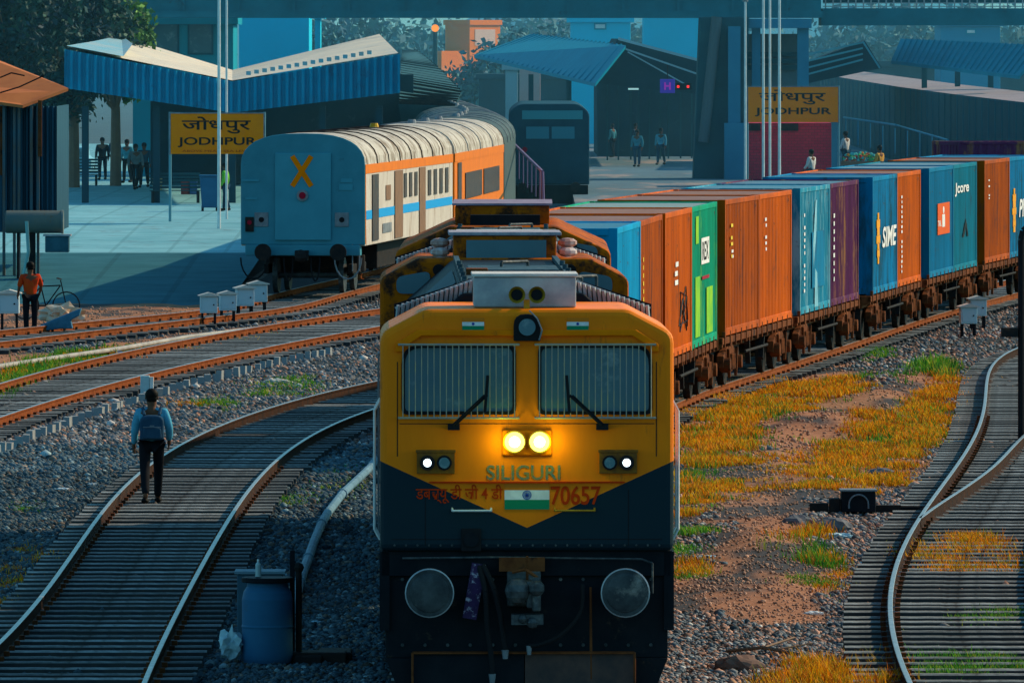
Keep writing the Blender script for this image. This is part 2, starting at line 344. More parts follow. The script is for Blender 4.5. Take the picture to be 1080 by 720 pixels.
def grid_mesh(name, x0, x1, dx, y0, y1, dy, m):
    xs = np.arange(x0, x1+dx/2, dx); ys = np.arange(y0, y1+dy/2, dy); X, Y = np.meshgrid(xs, ys); Z = gz(X, Y)
    nx, ny = len(xs), len(ys); v = np.stack([X, Y, Z], -1).reshape(-1, 3)
    i = np.arange(nx-1)[None,:]+np.arange(ny-1)[:,None]*nx; f = np.stack([i, i+1, i+nx+1, i+nx], -1).reshape(-1, 4)
    me = bpy.data.meshes.new(name); me.vertices.add(len(v)); me.vertices.foreach_set('co', v.ravel()); me.loops.add(f.size); me.loops.foreach_set('vertex_index', f.ravel().astype(np.int32))
    me.polygons.add(len(f)); me.polygons.foreach_set('loop_start', np.arange(0, f.size, 4, dtype=np.int32)); me.update(); me.validate()
    me.polygons.foreach_set('use_smooth', [True]*len(f))
    zn = zone(X, Y).ravel(); n = fbm(X*2.2, Y*.9).ravel(); g = np.stack([.07+.05*n, .09+.05*n, .10+.05*n], -1)*.55; s = np.stack([.30+.18*n, .145+.09*n, .085+.05*n], -1)
    n4 = fbm(X*1.1+40, Y*.30+8).ravel(); k4 = np.clip((n4-.50)/.08, 0, 1)[:,None]; s = s*(1-k4)+np.array([.075,.075,.08])*k4  # grey-blue patches painted into the soil for shadows
    left = (X.ravel() < -1.5) & (Y.ravel() < 215)
    pb = inpoly(X.ravel(), Y.ravel(), pale_band)
    c = g*(1-zn[:,None])+s*zn[:,None]; c[left & (zn < .5)] *= np.array([.9,1,1.05]); c[pb] = (.45,.36,.30)
    a = me.color_attributes.new('Col', 'FLOAT_COLOR', 'POINT'); a.data.foreach_set('color', np.c_[c, np.ones(len(c))].ravel())
    me.materials.append(m); o = bpy.data.objects.new(name, me); COL.objects.link(o); return tag(o, kind='structure')
M['ground'] = mat('yard_soil', (.2,.2,.2), (.55,.5,.48), 9, .95, vcol=True, bump=.6)
grid_mesh('ground', -20, 26, .2, 82, 300, .4, M['ground'])
M['far_ground'] = mat('far_ground', (.06,.10,.12), (.09,.13,.14), .2, .95)
fg = MB().quad((-3000,-200,-.60),(3000,-200,-.60),(3000,9000,-.60),(-3000,9000,-.60)).build('terrain', M['far_ground']); tag(fg, kind='structure')
# ballast stones
def ico():
    bm = bmesh.new(); bmesh.ops.create_icosphere(bm, subdivisions=1, radius=1); v = np.array([x.co[:] for x in bm.verts]); f = np.array([[q.index for q in p.verts] for p in bm.faces]); bm.free(); return v, f
IV, IF = ico()
def scatter(name, X, Y, Z, R, colr, m, label=None):
    n = len(X); k = len(IV); a = RNG.random(n)*2*PI; ca, sa = np.cos(a)[:,None], np.sin(a)[:,None]
    jit = 1+RNG.uniform(-.28,.28,(n,k)); sx = RNG.uniform(.7,1.3,(n,1)); sy = RNG.uniform(.7,1.3,(n,1)); sz = RNG.uniform(.6,1.0,(n,1))
    vx = IV[None,:,0]*jit*sx*R[:,None]; vy = IV[None,:,1]*jit*sy*R[:,None]; vz = IV[None,:,2]*jit*sz*R[:,None]
    V = np.stack([X[:,None]+vx*ca-vy*sa, Y[:,None]+vx*sa+vy*ca, Z[:,None]+vz], -1).reshape(-1,3)
    Fc = (IF[None]+(np.arange(n)*k)[:,None,None]).reshape(-1,3)
    me = bpy.data.meshes.new(name); me.vertices.add(len(V)); me.vertices.foreach_set('co', V.ravel()); me.loops.add(Fc.size); me.loops.foreach_set('vertex_index', Fc.ravel().astype(np.int32))
    me.polygons.add(len(Fc)); me.polygons.foreach_set('loop_start', np.arange(0, Fc.size, 3, dtype=np.int32)); me.update()
    c = np.repeat(colr, k, 0); at = me.color_attributes.new('Col', 'FLOAT_COLOR', 'POINT'); at.data.foreach_set('color', np.c_[c, np.ones(len(c))].ravel())
    me.materials.append(m); o = bpy.data.objects.new(name, me); COL.objects.link(o); return tag(o, kind='stuff')
M['stone'] = mat('ballast_stone', (.2,.2,.2), (.6,.6,.6), 30, .9, vcol=True)
def sample_view(n, y0=96, y1=252, margin=.6):
    # uniform per picture area so far stones stay visible; world positions
    s = RNG.uniform(F/y1, F/y0, n*2); Y = F/s; X = (RNG.random(n*2)-.5)*(1080/s*1+2*margin); return X[:n], Y[:n]
X, Y = sample_view(190000)
keep = np.ones(len(X), bool); zn = zone(X, Y); keep &= (zn < .5) | (RNG.random(len(X)) < .38)
keep &= ~((Y > 243) & (X < -6)); X, Y, zn = X[keep], Y[keep], zn[keep]
R = RNG.uniform(.015,.044,len(X))*np.where(RNG.random(len(X)) < .02, 1.7, 1)*np.clip(Y/125, .9, 1.25)
def near_rails(X, Y, fl, fr, y0, y1): return (Y > y0) & (Y < y1) & (X > np.interp(Y, _ys, fl)-.55) & (X < np.interp(Y, _ys, fr)+.55)
tab = lambda f: np.array([f(t) for t in _ys])
inT = near_rails(X,Y,tab(A_L),tab(A_R),90,190) | near_rails(X,Y,tab(B_L),tab(B_R),155,236) | near_rails(X,Y,tab(T_L),tab(T_R),200,260) | near_rails(X,Y,_t['C']-.9,_t['C']+.9,80,300) | near_rails(X,Y,tab(D_L),tab(D_L)+1.75,90,206)
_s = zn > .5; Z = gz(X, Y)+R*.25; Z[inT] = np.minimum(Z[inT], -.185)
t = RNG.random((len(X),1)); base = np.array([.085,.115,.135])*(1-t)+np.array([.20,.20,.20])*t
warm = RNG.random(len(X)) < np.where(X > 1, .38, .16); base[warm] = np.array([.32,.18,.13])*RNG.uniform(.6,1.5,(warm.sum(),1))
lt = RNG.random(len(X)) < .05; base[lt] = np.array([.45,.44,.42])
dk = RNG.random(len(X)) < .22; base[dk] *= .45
dl = (X < -1.0) & (Y < 160); base[dl] *= np.array([.55,.8,.9])  # shade of the left foreground put into the stone colour
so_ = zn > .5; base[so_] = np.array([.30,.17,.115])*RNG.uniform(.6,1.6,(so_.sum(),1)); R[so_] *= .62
lit_ = (X > 1) | ((X < -1.5) & (Y > 150)); base[lit_] *= 1.45; base[inT] *= .6  # stones on sunlit ground lightened in colour; those within tracks darker
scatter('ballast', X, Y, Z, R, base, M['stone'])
# ================================================================ GRASS
PATHP = WP([(740,640),(765,560),(788,505),(815,470),(850,448),(905,424),(955,404),(985,396),(1000,402),(960,418),(905,440),(868,464),(842,500),(838,540),(850,580),(830,640)])
PATHP = WP([(735,640),(755,560),(775,505),(800,468),(840,444),(900,420),(952,398),(985,392),(1004,402),(968,420),(912,444),(876,468),(852,505),(848,545),(860,580),(840,640)])
def grass(name, polys, n, hgt, cols, spread=.13, blades=13, wid=.006, dens=None, stiff=1.0, nz_t=.48):
    V = []; Fc = []; Cc = []; cnt = 0
    for poly, nn, hh in polys:
        hh = hh*.62; nn = int(nn*1.3)
        p = np.array(poly); mn, mx = p.min(0), p.max(0); got = 0; tries = 0
        while got < nn and tries < 60:
            tries += 1; m = nn*3; s = RNG.uniform(F/mx[1], F/mn[1], m); y = F/s; x = RNG.uniform(mn[0], mx[0], m)
            ok = inpoly(x+(fbm(x*2+7, y*.8)-.5)*.9, y+(fbm(x*1.5, y*.5+3)-.5)*6, poly) & (fbm(x*1.6+11, y*.55+5) > nz_t)
            ok &= ~(inpoly(x+(fbm(x*3,y)-.5)*.5, y, PATHP) & (RNG.random(len(x)) < .97))
            x, y = x[ok][:nn-got], y[ok][:nn-got]; got += len(x)
            if len(x) == 0: continue
            z = gz(x, y); k = blades; N = len(x)
            bx = np.repeat(x, k)+RNG.normal(0, spread, N*k); by = np.repeat(y, k)+RNG.normal(0, spread*1.5, N*k); bz = np.repeat(z, k)-.02
            h = np.repeat(RNG.uniform(.4,1.4,N)*hh*(.45+1.3*fbm(x*2.5+3, y*.8)), k)*RNG.uniform(.45,1.1,N*k); a = RNG.random(N*k)*2*PI; ln = h*RNG.uniform(.15,.75,N*k)*stiff
            dx, dy = np.cos(a), np.sin(a); wx, wy = -dy, dx; ww = wid*np.clip(by/110, 1, 2.2)*RNG.uniform(.7,1.3,N*k)
            ww_x = np.maximum(np.abs(wx), .55)*np.sign(wx+1e-6)*ww; ww_y = wy*ww
            b0 = np.stack([bx-ww_x, by-ww_y, bz], -1); b1 = np.stack([bx+ww_x, by+ww_y, bz], -1)
            m0 = np.stack([bx+dx*ln*.4-ww_x*.8, by+dy*ln*.4-ww_y*.8, bz+h*.6], -1); m1 = np.stack([bx+dx*ln*.4+ww_x*.8, by+dy*ln*.4+ww_y*.8, bz+h*.6], -1)
            tp = np.stack([bx+dx*ln, by+dy*ln, bz+h], -1)
            v = np.stack([b0,b1,m0,m1,tp], 1).reshape(-1,3); o = (np.arange(N*k)*5+cnt)[:,None]
            Fc.append(np.concatenate([o+np.array([0,1,3]), o+np.array([0,3,2]), o+np.array([2,3,4])], 0)); V.append(v); cnt += len(v)
            ci = np.repeat(RNG.choice(len(cols), N, p=dens), k); flip = RNG.random(N*k) < .25; ci[flip] = RNG.choice(len(cols), flip.sum(), p=dens)
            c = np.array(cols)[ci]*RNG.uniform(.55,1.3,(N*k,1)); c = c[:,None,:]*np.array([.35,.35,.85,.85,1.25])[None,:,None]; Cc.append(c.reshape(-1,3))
    V = np.concatenate(V); Fc = np.concatenate(Fc); Cc = np.concatenate(Cc)
    me = bpy.data.meshes.new(name); me.vertices.add(len(V)); me.vertices.foreach_set('co', V.ravel()); me.loops.add(Fc.size); me.loops.foreach_set('vertex_index', Fc.ravel().astype(np.int32))
    me.polygons.add(len(Fc)); me.polygons.foreach_set('loop_start', np.arange(0, Fc.size, 3, dtype=np.int32)); me.update()
    at = me.color_attributes.new('Col', 'FLOAT_COLOR', 'POINT'); at.data.foreach_set('color', np.c_[Cc, np.ones(len(Cc))].ravel())
    me.materials.append(M['grass']); o = bpy.data.objects.new(name, me); COL.objects.link(o); return tag(o, kind='stuff')
def m_grass():
    m = mat('grass_blades', (.3,.3,.1), None, 1, .75, vcol=True, spec=.1); n = m.node_tree.nodes; l = m.node_tree.links; b = n['Principled BSDF']
    tr = n.new('ShaderNodeBsdfTranslucent'); mx = n.new('ShaderNodeMixShader'); mx.inputs[0].default_value = .35
    l.new(b.inputs['Base Color'].links[0].from_socket, tr.inputs[0]); l.new(b.outputs[0], mx.inputs[1]); l.new(tr.outputs[0], mx.inputs[2]); l.new(mx.outputs[0], n['Material Output'].inputs[0]); return m
M['grass'] = m_grass()
OR = [(.78,.22,.005),(.88,.42,.008),(.60,.38,.02),(.34,.09,.012),(.20,.26,.02)]
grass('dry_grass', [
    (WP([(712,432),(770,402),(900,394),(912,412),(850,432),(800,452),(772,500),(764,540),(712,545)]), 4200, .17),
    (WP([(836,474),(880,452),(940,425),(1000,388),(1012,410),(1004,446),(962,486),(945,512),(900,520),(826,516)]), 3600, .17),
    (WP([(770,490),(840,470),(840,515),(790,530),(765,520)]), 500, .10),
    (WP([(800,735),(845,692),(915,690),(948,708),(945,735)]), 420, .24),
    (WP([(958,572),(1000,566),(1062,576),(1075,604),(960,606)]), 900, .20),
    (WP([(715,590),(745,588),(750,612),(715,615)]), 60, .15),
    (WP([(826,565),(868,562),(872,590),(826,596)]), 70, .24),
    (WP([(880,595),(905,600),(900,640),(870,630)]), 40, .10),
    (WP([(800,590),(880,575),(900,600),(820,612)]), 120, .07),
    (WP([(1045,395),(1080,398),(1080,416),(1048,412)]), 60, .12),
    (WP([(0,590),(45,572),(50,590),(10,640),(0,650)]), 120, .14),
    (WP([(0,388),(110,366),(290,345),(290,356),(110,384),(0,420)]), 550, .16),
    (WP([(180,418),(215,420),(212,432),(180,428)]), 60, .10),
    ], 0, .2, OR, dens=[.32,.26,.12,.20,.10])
GR = [(.05,.26,.02),(.12,.34,.02),(.04,.15,.03),(.34,.40,.03)]
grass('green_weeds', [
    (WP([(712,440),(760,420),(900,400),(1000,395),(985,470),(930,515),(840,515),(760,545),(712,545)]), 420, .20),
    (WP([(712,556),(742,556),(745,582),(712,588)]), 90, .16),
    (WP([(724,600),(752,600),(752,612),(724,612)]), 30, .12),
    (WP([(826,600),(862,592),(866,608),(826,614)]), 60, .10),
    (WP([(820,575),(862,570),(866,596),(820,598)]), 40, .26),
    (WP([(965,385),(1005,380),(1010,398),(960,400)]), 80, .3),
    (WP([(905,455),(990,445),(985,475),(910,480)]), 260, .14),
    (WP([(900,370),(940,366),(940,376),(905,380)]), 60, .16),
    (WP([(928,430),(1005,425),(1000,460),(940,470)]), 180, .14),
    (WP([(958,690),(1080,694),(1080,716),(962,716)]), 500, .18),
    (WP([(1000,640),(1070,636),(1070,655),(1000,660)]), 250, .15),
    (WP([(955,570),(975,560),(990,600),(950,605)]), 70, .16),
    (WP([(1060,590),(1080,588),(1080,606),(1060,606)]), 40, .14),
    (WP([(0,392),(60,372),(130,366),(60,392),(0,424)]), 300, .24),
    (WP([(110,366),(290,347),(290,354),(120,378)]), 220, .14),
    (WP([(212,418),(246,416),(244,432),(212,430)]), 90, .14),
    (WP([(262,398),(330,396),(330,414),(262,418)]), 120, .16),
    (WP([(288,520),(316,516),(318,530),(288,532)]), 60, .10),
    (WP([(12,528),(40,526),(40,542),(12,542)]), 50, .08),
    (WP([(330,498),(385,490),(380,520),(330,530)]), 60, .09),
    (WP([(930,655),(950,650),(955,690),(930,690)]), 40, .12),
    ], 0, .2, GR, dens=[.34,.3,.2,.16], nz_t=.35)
M['rp'] = mat('dark_roof_panel', (.05,.09,.11), (.03,.055,.07), 3, .6, c3=(.16,.17,.17), s3=4, t3=.62)
M['coupler'] = mat('greasy_coupler_steel', (.10,.11,.115), (.03,.035,.04), 9, .5, metal=.3, c3=(.22,.20,.18), s3=7, t3=.62)
# ================================================================ LOCOMOTIVES
def rounded(poly, r, seg=4):
    out = []; n = len(poly)
    for i in range(n):
        p0 = Vector(poly[i-1]); p = Vector(poly[i]); p1 = Vector(poly[(i+1)%n]); a = (p0-p).normalized(); b = (p1-p).normalized()
        rr = r[i] if isinstance(r, (list,tuple)) else r
        if rr <= 0: out.append(tuple(p)); continue
        for k in range(seg+1):
            t = k/seg; q = (p+a*rr)*(1-t)**2+p*2*t*(1-t)+(p+b*rr)*t*t; out.append(tuple(q))
    return out
CABP = [(-1.475,1.50),(1.475,1.50),(1.475,3.69),(1.02,3.93),(-1.02,3.93),(-1.475,3.69)]
HOODP = [(-1.27,1.50),(1.27,1.50),(1.27,3.45),(.62,4.02),(-.62,4.02),(-1.27,3.45)]
def loco(front_detail=True, second=False):
    t = empty('diesel_locomotive')
    # cab and hood
    m = MB(); m.prism(rounded(CABP, [0,0,.10,.06,.06,.10]), 0, 2.6)
    m.build('cab', M['cab'], t, bevel=.07, seg=3)
    m = MB(); m.prism(HOODP, 2.6, 17.2); m.build('hood', M['black'], t, bevel=.03)
    m = MB(); m.box(-1.46,1.46,.1,20.4,1.25,1.497); m.build('underframe', M['black'], t)
    # hood roof details: louvres, panels, hatches
    m = MB()
    for s in (-1, 1):
        for k in range(30):
            y = 2.8+k*.16
            m.bar((s*1.25, y, 3.50), (s*.95, y, 3.77), .035, .06)
        m.bar((s*1.28,2.7,3.48),(s*1.28,8.0,3.48),.05,.05)
    for s in (-1, 1):
        for k in range(17):
            u = k/16; x = s*(1.30-.80*u); z = 3.74+.27*u; m.bar((x,2.75,z),(x-s*.015,2.72,z+.15),.028,.03,0)
        m.bar((s*1.32,2.78,3.86),(s*.50,2.78,4.16),.03,.02)
        m.add([(s*1.33,2.80,3.60),(s*.48,2.80,3.60),(s*.48,2.80,4.18),(s*1.33,2.80,3.90)],[(0,1,2,3)],1)
    m.build('grille', [M['silver'],M['black']], t)
    m = MB()
    for k,(y0,y1,x0,x1) in enumerate(((3.2,4.6,-.55,.55),(5.0,6.4,-.5,-.05),(5.0,6.4,.05,.5),(7.0,8.6,-.55,.0),(7.2,8.4,.1,.5),(9.2,11.2,-.5,.5))):
        m.box(x0,x1,y0,y1,4.023,4.06+.02*(k%3))
    m.build('roof_hatch', M['rp'], t, bevel=.01)
    m = MB()
    for s in (-1,1):
        m.add([(s*1.21,7.0,3.53),(s*.66,7.0,4.015),(s*.66,12.5,4.015),(s*1.21,12.5,3.53)],[(0,1,2,3)])
        m.bar((s*.58,3.0,4.06),(s*.58,16.5 if not second else 11.5,4.06),.06,.05)
        for k in range(6): m.cyl((s*.58,3.2+k*1.7,4.02),(s*.58,3.2+k*1.7,4.14),.03)
    m.build('roof_panel', M['rp'], t)
    if front_detail or second:
        m = MB(); m.box(-.53,.50,.35,1.3,3.935,4.24); m.build('equipment_box', M['silver'], t, bevel=.015)
        m = MB(); m.box(-.55,.52,.33,1.32,4.243,4.275); m.build('equipment_lid', mat('pale_lid',(.62,.60,.56),(.45,.44,.42),5,.7), t, bevel=.005)
    if front_detail:
        X = Vector
        # horns
        for x in (-.10,.10):
            h = MB(); prof = [(.018,.30),(.022,.16),(.045,.06),(.085,.0)]
            n = 18
            for (r0,y0),(r1,y1) in zip(prof[:-1],prof[1:]):
                h.add([(x+r0*math.cos(2*PI*k/n), .02+y0, 4.07+r0*math.sin(2*PI*k/n)) for k in range(n)]+[(x+r1*math.cos(2*PI*k/n), .02+y1, 4.07+r1*math.sin(2*PI*k/n)) for k in range(n)], [(k,(k+1)%n,n+(k+1)%n,n+k) for k in range(n)])
            h.cyl((x,.05,4.07),(x,.09,4.07),.055,.03,12,1)
            h.build('horn', [M['brass'],M['rubber']], t, smooth=False)
        MB().box(-.03,.03,.1,.2,3.93,4.02).build('horn_bracket', M['brass'], t)
        # brow above the windows
        m = MB(); m.prism([(-1.24,3.50),(-1.24,3.54),(-1.06,3.66),(1.06,3.66),(1.24,3.54),(1.24,3.50),(1.32,3.50),(1.32,3.58),(1.10,3.72),(-1.10,3.72),(-1.32,3.58),(-1.32,3.50)], -.06, .02); m.build('brow', M['yellow'], t, bevel=.012)
        # windscreens
        for s in (-1, 1):
            cx = .685*s; w2, z0, z1 = .575, 2.87, 3.575
            po = rounded([(cx-w2,z0),(cx+w2,z0),(cx+w2,z1),(cx-w2,z1)], [.07,.07,.20 if s>0 else .09,.20 if s<0 else .09], 5)
            pi = rounded([(cx-w2+.035,z0+.035),(cx+w2-.035,z0+.035),(cx+w2-.035,z1-.035),(cx-w2+.035,z1-.035)], [.05,.05,.17 if s>0 else .07,.17 if s<0 else .07], 5)
            fr = MB(); n = len(po)
            fr.add([(p[0],-.022,p[1]) for p in po]+[(p[0],-.022,p[1]) for p in pi]+[(p[0],.0,p[1]) for p in po]+[(p[0],.0,p[1]) for p in pi], [(k,(k+1)%n,n+(k+1)%n,n+k) for k in range(n)]+[(2*n+k,k,(k+1)%n,2*n+(k+1)%n)[::-1] for k in range(n)]+[(n+k,3*n+k,3*n+(k+1)%n,n+(k+1)%n) for k in range(n)])
            wo = fr.build('windscreen', M['rubber'], t)
            gl = MB(); gl.add([(p[0],-.006,p[1]) for p in pi],[tuple(range(n))]); gl.build('pane', M['dglass'], wo)
            g = MB()
            for k in range(19): x = cx-.56+1.12*k/18; g.cyl((x,-.10,z0-.03),(x,-.10,z1+.0),.0055,n=6)
            for z in (z0-.03, z1+.0): g.cyl((cx-.60,-.10,z),(cx+.60,-.10,z),.012,n=6)
            for x in (cx-.60, cx+.60):
                for z in (z0-.03,z1+.0): g.cyl((x,-.10,z),(x,0,z),.012,n=6)
            g.build('window_grille', mat('grille_wire',(.50,.40,.22),(.28,.28,.28),6,.5,metal=.3), t)
            wp = MB(); wp.cyl((cx+.02*s,-.14,z0-.10),(cx-.30*s*(-1 if False else 1)*-0.0-.14*(-s)*-1,-.14,z0+.26),.012); wp.bar((cx-.14*s-.02,-.15,z0+.08),(cx-.14*s+.16*(-s)*-1*.0-.02,-.15,z0+.42),.016,.03); wp.box(cx-.05,cx+.05,-.12,0,z0-.16,z0-.08)
            wp = MB(); piv = (cx-s*-.06, -.13, z0-.10)
            tipx = cx-s*.26
            wp.cyl(piv,(tipx,-.14,z0+.20),.013); wp.cyl((piv[0]+.03,piv[1],piv[2]),(tipx+.03,-.14,z0+.20),.008); wp.bar((tipx-.0,-.15,z0+.02),(tipx+.0-.03*s,-.15,z0+.40),.014,.03); wp.box(piv[0]-.05,piv[0]+.07,-.13,-.001,z0-.15,z0-.09)
            wp.build('wiper', M['rubber'], t)
        # flags on brow
        for x in (-.54,.51):
            f = MB()
            for k,(a,b) in enumerate(((0,1/3),(1/3,2/3),(2/3,1))): f.box(x-.11,x+.11,-.006,-.001,3.72+.12*a,3.72+.12*b-.0005,k)
            fo = f.build('flag_decal', [M['green'],M['white'],M['saffron']], t)
            MB().cyl((x,-.008,3.78),(x,-.010,3.78),.014).build('wheel_emblem', M['navy'], fo)
        # top lamp
        m = MB(); m.prism(rounded([(-.135,3.61),(.135,3.61),(.135,3.88),(-.135,3.88)],[.0,.0,.12,.12]), -.10, .0); hl = m.build('upper_lamp_housing', M['rubber'], t, bevel=.01)
        MB().cyl((0,-.105,3.75),(0,-.12,3.75),.085,n=20).build('lens', M['dglass'], hl)
        m = MB(); m.tube([(.12,-.12,3.62),(.15,-.13,3.72),(.10,-.13,3.84),(.02,-.13,3.92)],.008); m.build('cable', M['grey'], hl)
        # headlamps
        m = MB(); m.box(-.25,.25,-.05,0,2.46,2.72); ho = m.build('headlamp_housing', M['yellow'], t, bevel=.02)
        for x in (-.125,.125):
            h = MB().cyl((x,-.05,2.60),(x,-.085,2.60),.115,n=24).build('headlamp', M['brass'], t)
            ln = MB().cyl((x,-.086,2.60),(x,-.095,2.60),.10,n=24).build('lens', M['lamp'], h); MB().ball((x,-.096,2.60),.055,16,0,(1,.15,1)).build('bulb', M['lampcore'], h)
            pl = bpy.data.lights.new('headlamp_light','POINT'); pl.energy = 4.0; pl.color = (.8,1,.02); pl.shadow_soft_size = .08
            po = bpy.data.objects.new('headlamp_light', pl); COL.objects.link(po); po.parent = t; po.location = (x*1.8,-.17,2.60)
        # marker lights
        for s in (-1, 1):
            x = .915*s-.0; b = MB(); b.box(x-.19,x+.19,-.05,0,2.28,2.50); b.box(x-.20,x+.20,-.06,-.05,2.49,2.52); bo = b.build('marker_lamp_box', mat('lamp_box_paint',(.35,.13,.01),(.12,.05,.02),5,.5), t, bevel=.01)
            for j in (-1,1):
                q = MB().cyl((x+j*.085,-.05,2.39),(x+j*.085,-.075,2.39),.075,n=20).build('marker_lamp', M['rubber'], bo)
                lit = (j == s)
                MB().cyl((x+j*.085,-.076,2.39),(x+j*.085,-.082,2.39),.04 if lit else .055,n=16).build('lens', M['lampw'] if lit else M['dglass'], q)
        sm = MB()
        for x in (-1.02,1.02): sm.box(x-.004,x+.004,-.0025,-.0008,1.56,2.12)
        for z in (1.62,): sm.box(-1.36,1.36,-.0025,-.0008,z-.004,z+.004)
        for x in (-1.30,1.30): sm.box(x-.005,x+.005,-.0025,-.0008,2.45,3.40)
        sm.box(-1.28,1.28,-.0025,-.0008,2.775,2.783)
        tag(sm.build('weld_seam', M['rubber'], t), kind='stuff')
        bo_ = MB()
        for k in range(24): bo_.cyl((-1.33+2.66*k/23,0,1.56),(-1.33+2.66*k/23,-.012,1.56),.012,n=6)
        for k in range(12):
            for z in (1.21,.55): bo_.cyl((-1.25+2.5*k/11,.16,z),(-1.25+2.5*k/11,.14,z),.018,n=6)
        tag(bo_.build('bolts', M['coupler'], t), kind='stuff')
        # lettering
        text('nameplate_lettering', 'SILIGURI', .2, M['stencil'], t, (-.035,-.006,2.29), width=.74, bold=.003, height=.15)
        # stencil gaps
        text('class_lettering', 'डबल्यू डी जी 4 डी', .2, M['redbrown'], t, (-.68,-.006,2.075), width=.87, bold=.0015, height=.19)
        text('number_lettering', '70657', .2, M['redbrown'], t, (.49,-.006,2.06), width=.50, bold=.0025, height=.19)
        m = MB(); m.box(-.98,.98,-.03,-.0005,2.185,2.20); m.build('trim_strip', M['redbrown'], t)
        f = MB()
        for k in range(3): f.box(-.225,.225,-.008,-.001,1.92+.0967*k,1.92+.0967*(k+1)-.0005,k)
        fo = f.build('flag_panel', [M['green'],M['white'],M['saffron']], t)
        em = MB(); n = 24
        for k in range(n):
            a0, a1 = 2*PI*k/n, 2*PI*(k+1)/n
            em.quad(*[(r*math.cos(a),-.010,2.065+r*math.sin(a)) for r,a in ((.040,a0),(.046,a0),(.046,a1),(.040,a1))])
        for k in range(12): a = PI*k/12; em.bar((-.04*math.cos(a),-.010,2.065-.04*math.sin(a)),(.04*math.cos(a),-.010,2.065+.04*math.sin(a)),.003,.002)
        em.ball((0,-.010,2.065),.014,8); em.build('wheel_emblem', M['navy'], fo, fix=False)
        # front handrails
        for s,x0,x1 in ((-1,-.75,-.36),(1,.28,.68)):
            m = MB(); m.tube([(x0,0,1.93),(x0,-.07,1.91),(x1,-.07,1.91),(x1,0,1.93)],.011); m.build('handrail', M['white'] if s<0 else M['brass'], t)
        m = MB(); m.box(-.98,-.80,-.03,.0,2.17,2.185); 
        # side handrails / doors strip
        for s in (-1,1):
            m = MB(); m.tube([(s*1.475,.35,1.6),(s*1.53,.35,1.7),(s*1.53,.35,2.9),(s*1.475,.35,3.0)],.014); m.tube([(s*1.475,.95,1.6),(s*1.53,.95,1.7),(s*1.53,.95,2.9),(s*1.475,.95,3.0)],.014); m.build('handrail', M['white'], t)
            m = MB(); m.box(s*1.48 if s>0 else -1.50, 1.50 if s>0 else -1.48,1.0,1.8,1.6,3.45); d = m.build('cab_door', M['grey'], t)
            MB().box(s*1.503 if s>0 else -1.506, 1.506 if s>0 else -1.503,1.15,1.65,2.75,3.3).build('window', M['dglass'], d)
            m = MB(); m.box(s*1.38,s*1.48,.1,3.5,.70,1.49) if s>0 else m.box(-1.48,-1.38,.1,3.5,.70,1.49); m.build('step_panel', M['black'], t)
    # pilot / buffer beam
    m = MB(); m.box(-1.42,1.42,.16,.5,.42,1.25); m.prism([(-1.42,.42),(1.42,.42),(1.30,.12),(-1.30,.12)],.12,.5); m.build('pilot', M['black'], t, bevel=.01)
    if front_detail:
        for s in (-1,1):
            x = .98*s; m = MB(); m.cyl((x,.16,1.10),(x,-.30,1.10),.14,.11,18); m.cyl((x,.16,1.10),(x,.12,1.10),.22,n=18,mi=0); b = m.build('buffer', M['iron'], t)
            m = MB(); m.cyl((x,-.30,1.10),(x,-.335,1.10),.235,n=32); m.ball((x,-.335,1.10),.20,20,0,(1,.10,1)); m.build('buffer_face', M['buffer'], b, bevel=.008)
            m = MB(); m.tube([(x+.235*math.cos(2*PI*k/28),-.32,1.10+.235*math.sin(2*PI*k/28)) for k in range(29)],.014,6); m.build('rim', M['silver'], b)
        # coupler
        m = MB(); m.box(-.20,.14,-.05,.16,.95,1.30); m.box(-.15,.02,-.30,-.05,.98,1.22); m.ball((-.10,-.34,1.12),.13,12,0,(1,.8,1)); m.box(-.01,.13,-.36,-.10,.95,1.22); m.ball((.09,-.38,1.15),.085,10); m.cyl((.09,-.36,.92),(.09,-.36,1.26),.045); m.build('coupler', M['coupler'], t, bevel=.015)
        m = MB(); m.tube([(-.15,-.2,1.30),(-.02,-.24,1.33),(.10,-.26,1.25),(.12,-.26,1.16)],.018); m.tube([(.0,-.1,1.10),(.0,-.2,1.46)],.014); m.box(-.28,.18,-.03,.16,1.30,1.44); m.build('coupler_lever', M['rust'], t)
        m = MB(); m.box(-.16,.16,-.30,-.05,.78,.88); m.ball((.05,-.3,.80),.06,8); m.ball((-.05,-.3,.84),.05,8); m.build('chain', M['coupler'], t)
        # beam pipe and hose set
        m = MB(); m.tube([(-1.25,.0,1.43),(-.3,.0,1.44),(.4,.0,1.43),(1.15,.0,1.42),(1.26,-.02,1.38),(1.26,-.02,1.08)],.011); m.build('pipe', M['coupler'], t)
        def hose(pts, r=.028):
            pts = [Vector(p) for p in pts]; out = []
            for i in range(len(pts)-1):
                p0 = pts[max(i-1,0)]; p1 = pts[i]; p2 = pts[i+1]; p3 = pts[min(i+2,len(pts)-1)]
                for k in range(5):
                    u = k/5; out.append(.5*((2*p1)+(p2-p0)*u+(2*p0-5*p1+4*p2-p3)*u*u+(3*p1-p0-3*p2+p3)*u**3))
            out.append(pts[-1]); h = MB(); h.tube(out, r, 8); h.cyl(out[-1], out[-1]-Vector((0,.0,.09)), r*1.35, r*.9, 8, 1); return h.build('brake_hose', [M['rubber'],M['grey']], t)
        hose([(-.48,.0,1.35),(-.42,-.12,1.10),(-.40,-.15,.75),(-.36,-.15,.45),(-.35,-.15,.28)])
        hose([(-.44,.0,1.36),(-.33,-.12,1.12),(-.27,-.14,.85),(-.24,-.14,.62),(-.22,-.14,.52)])
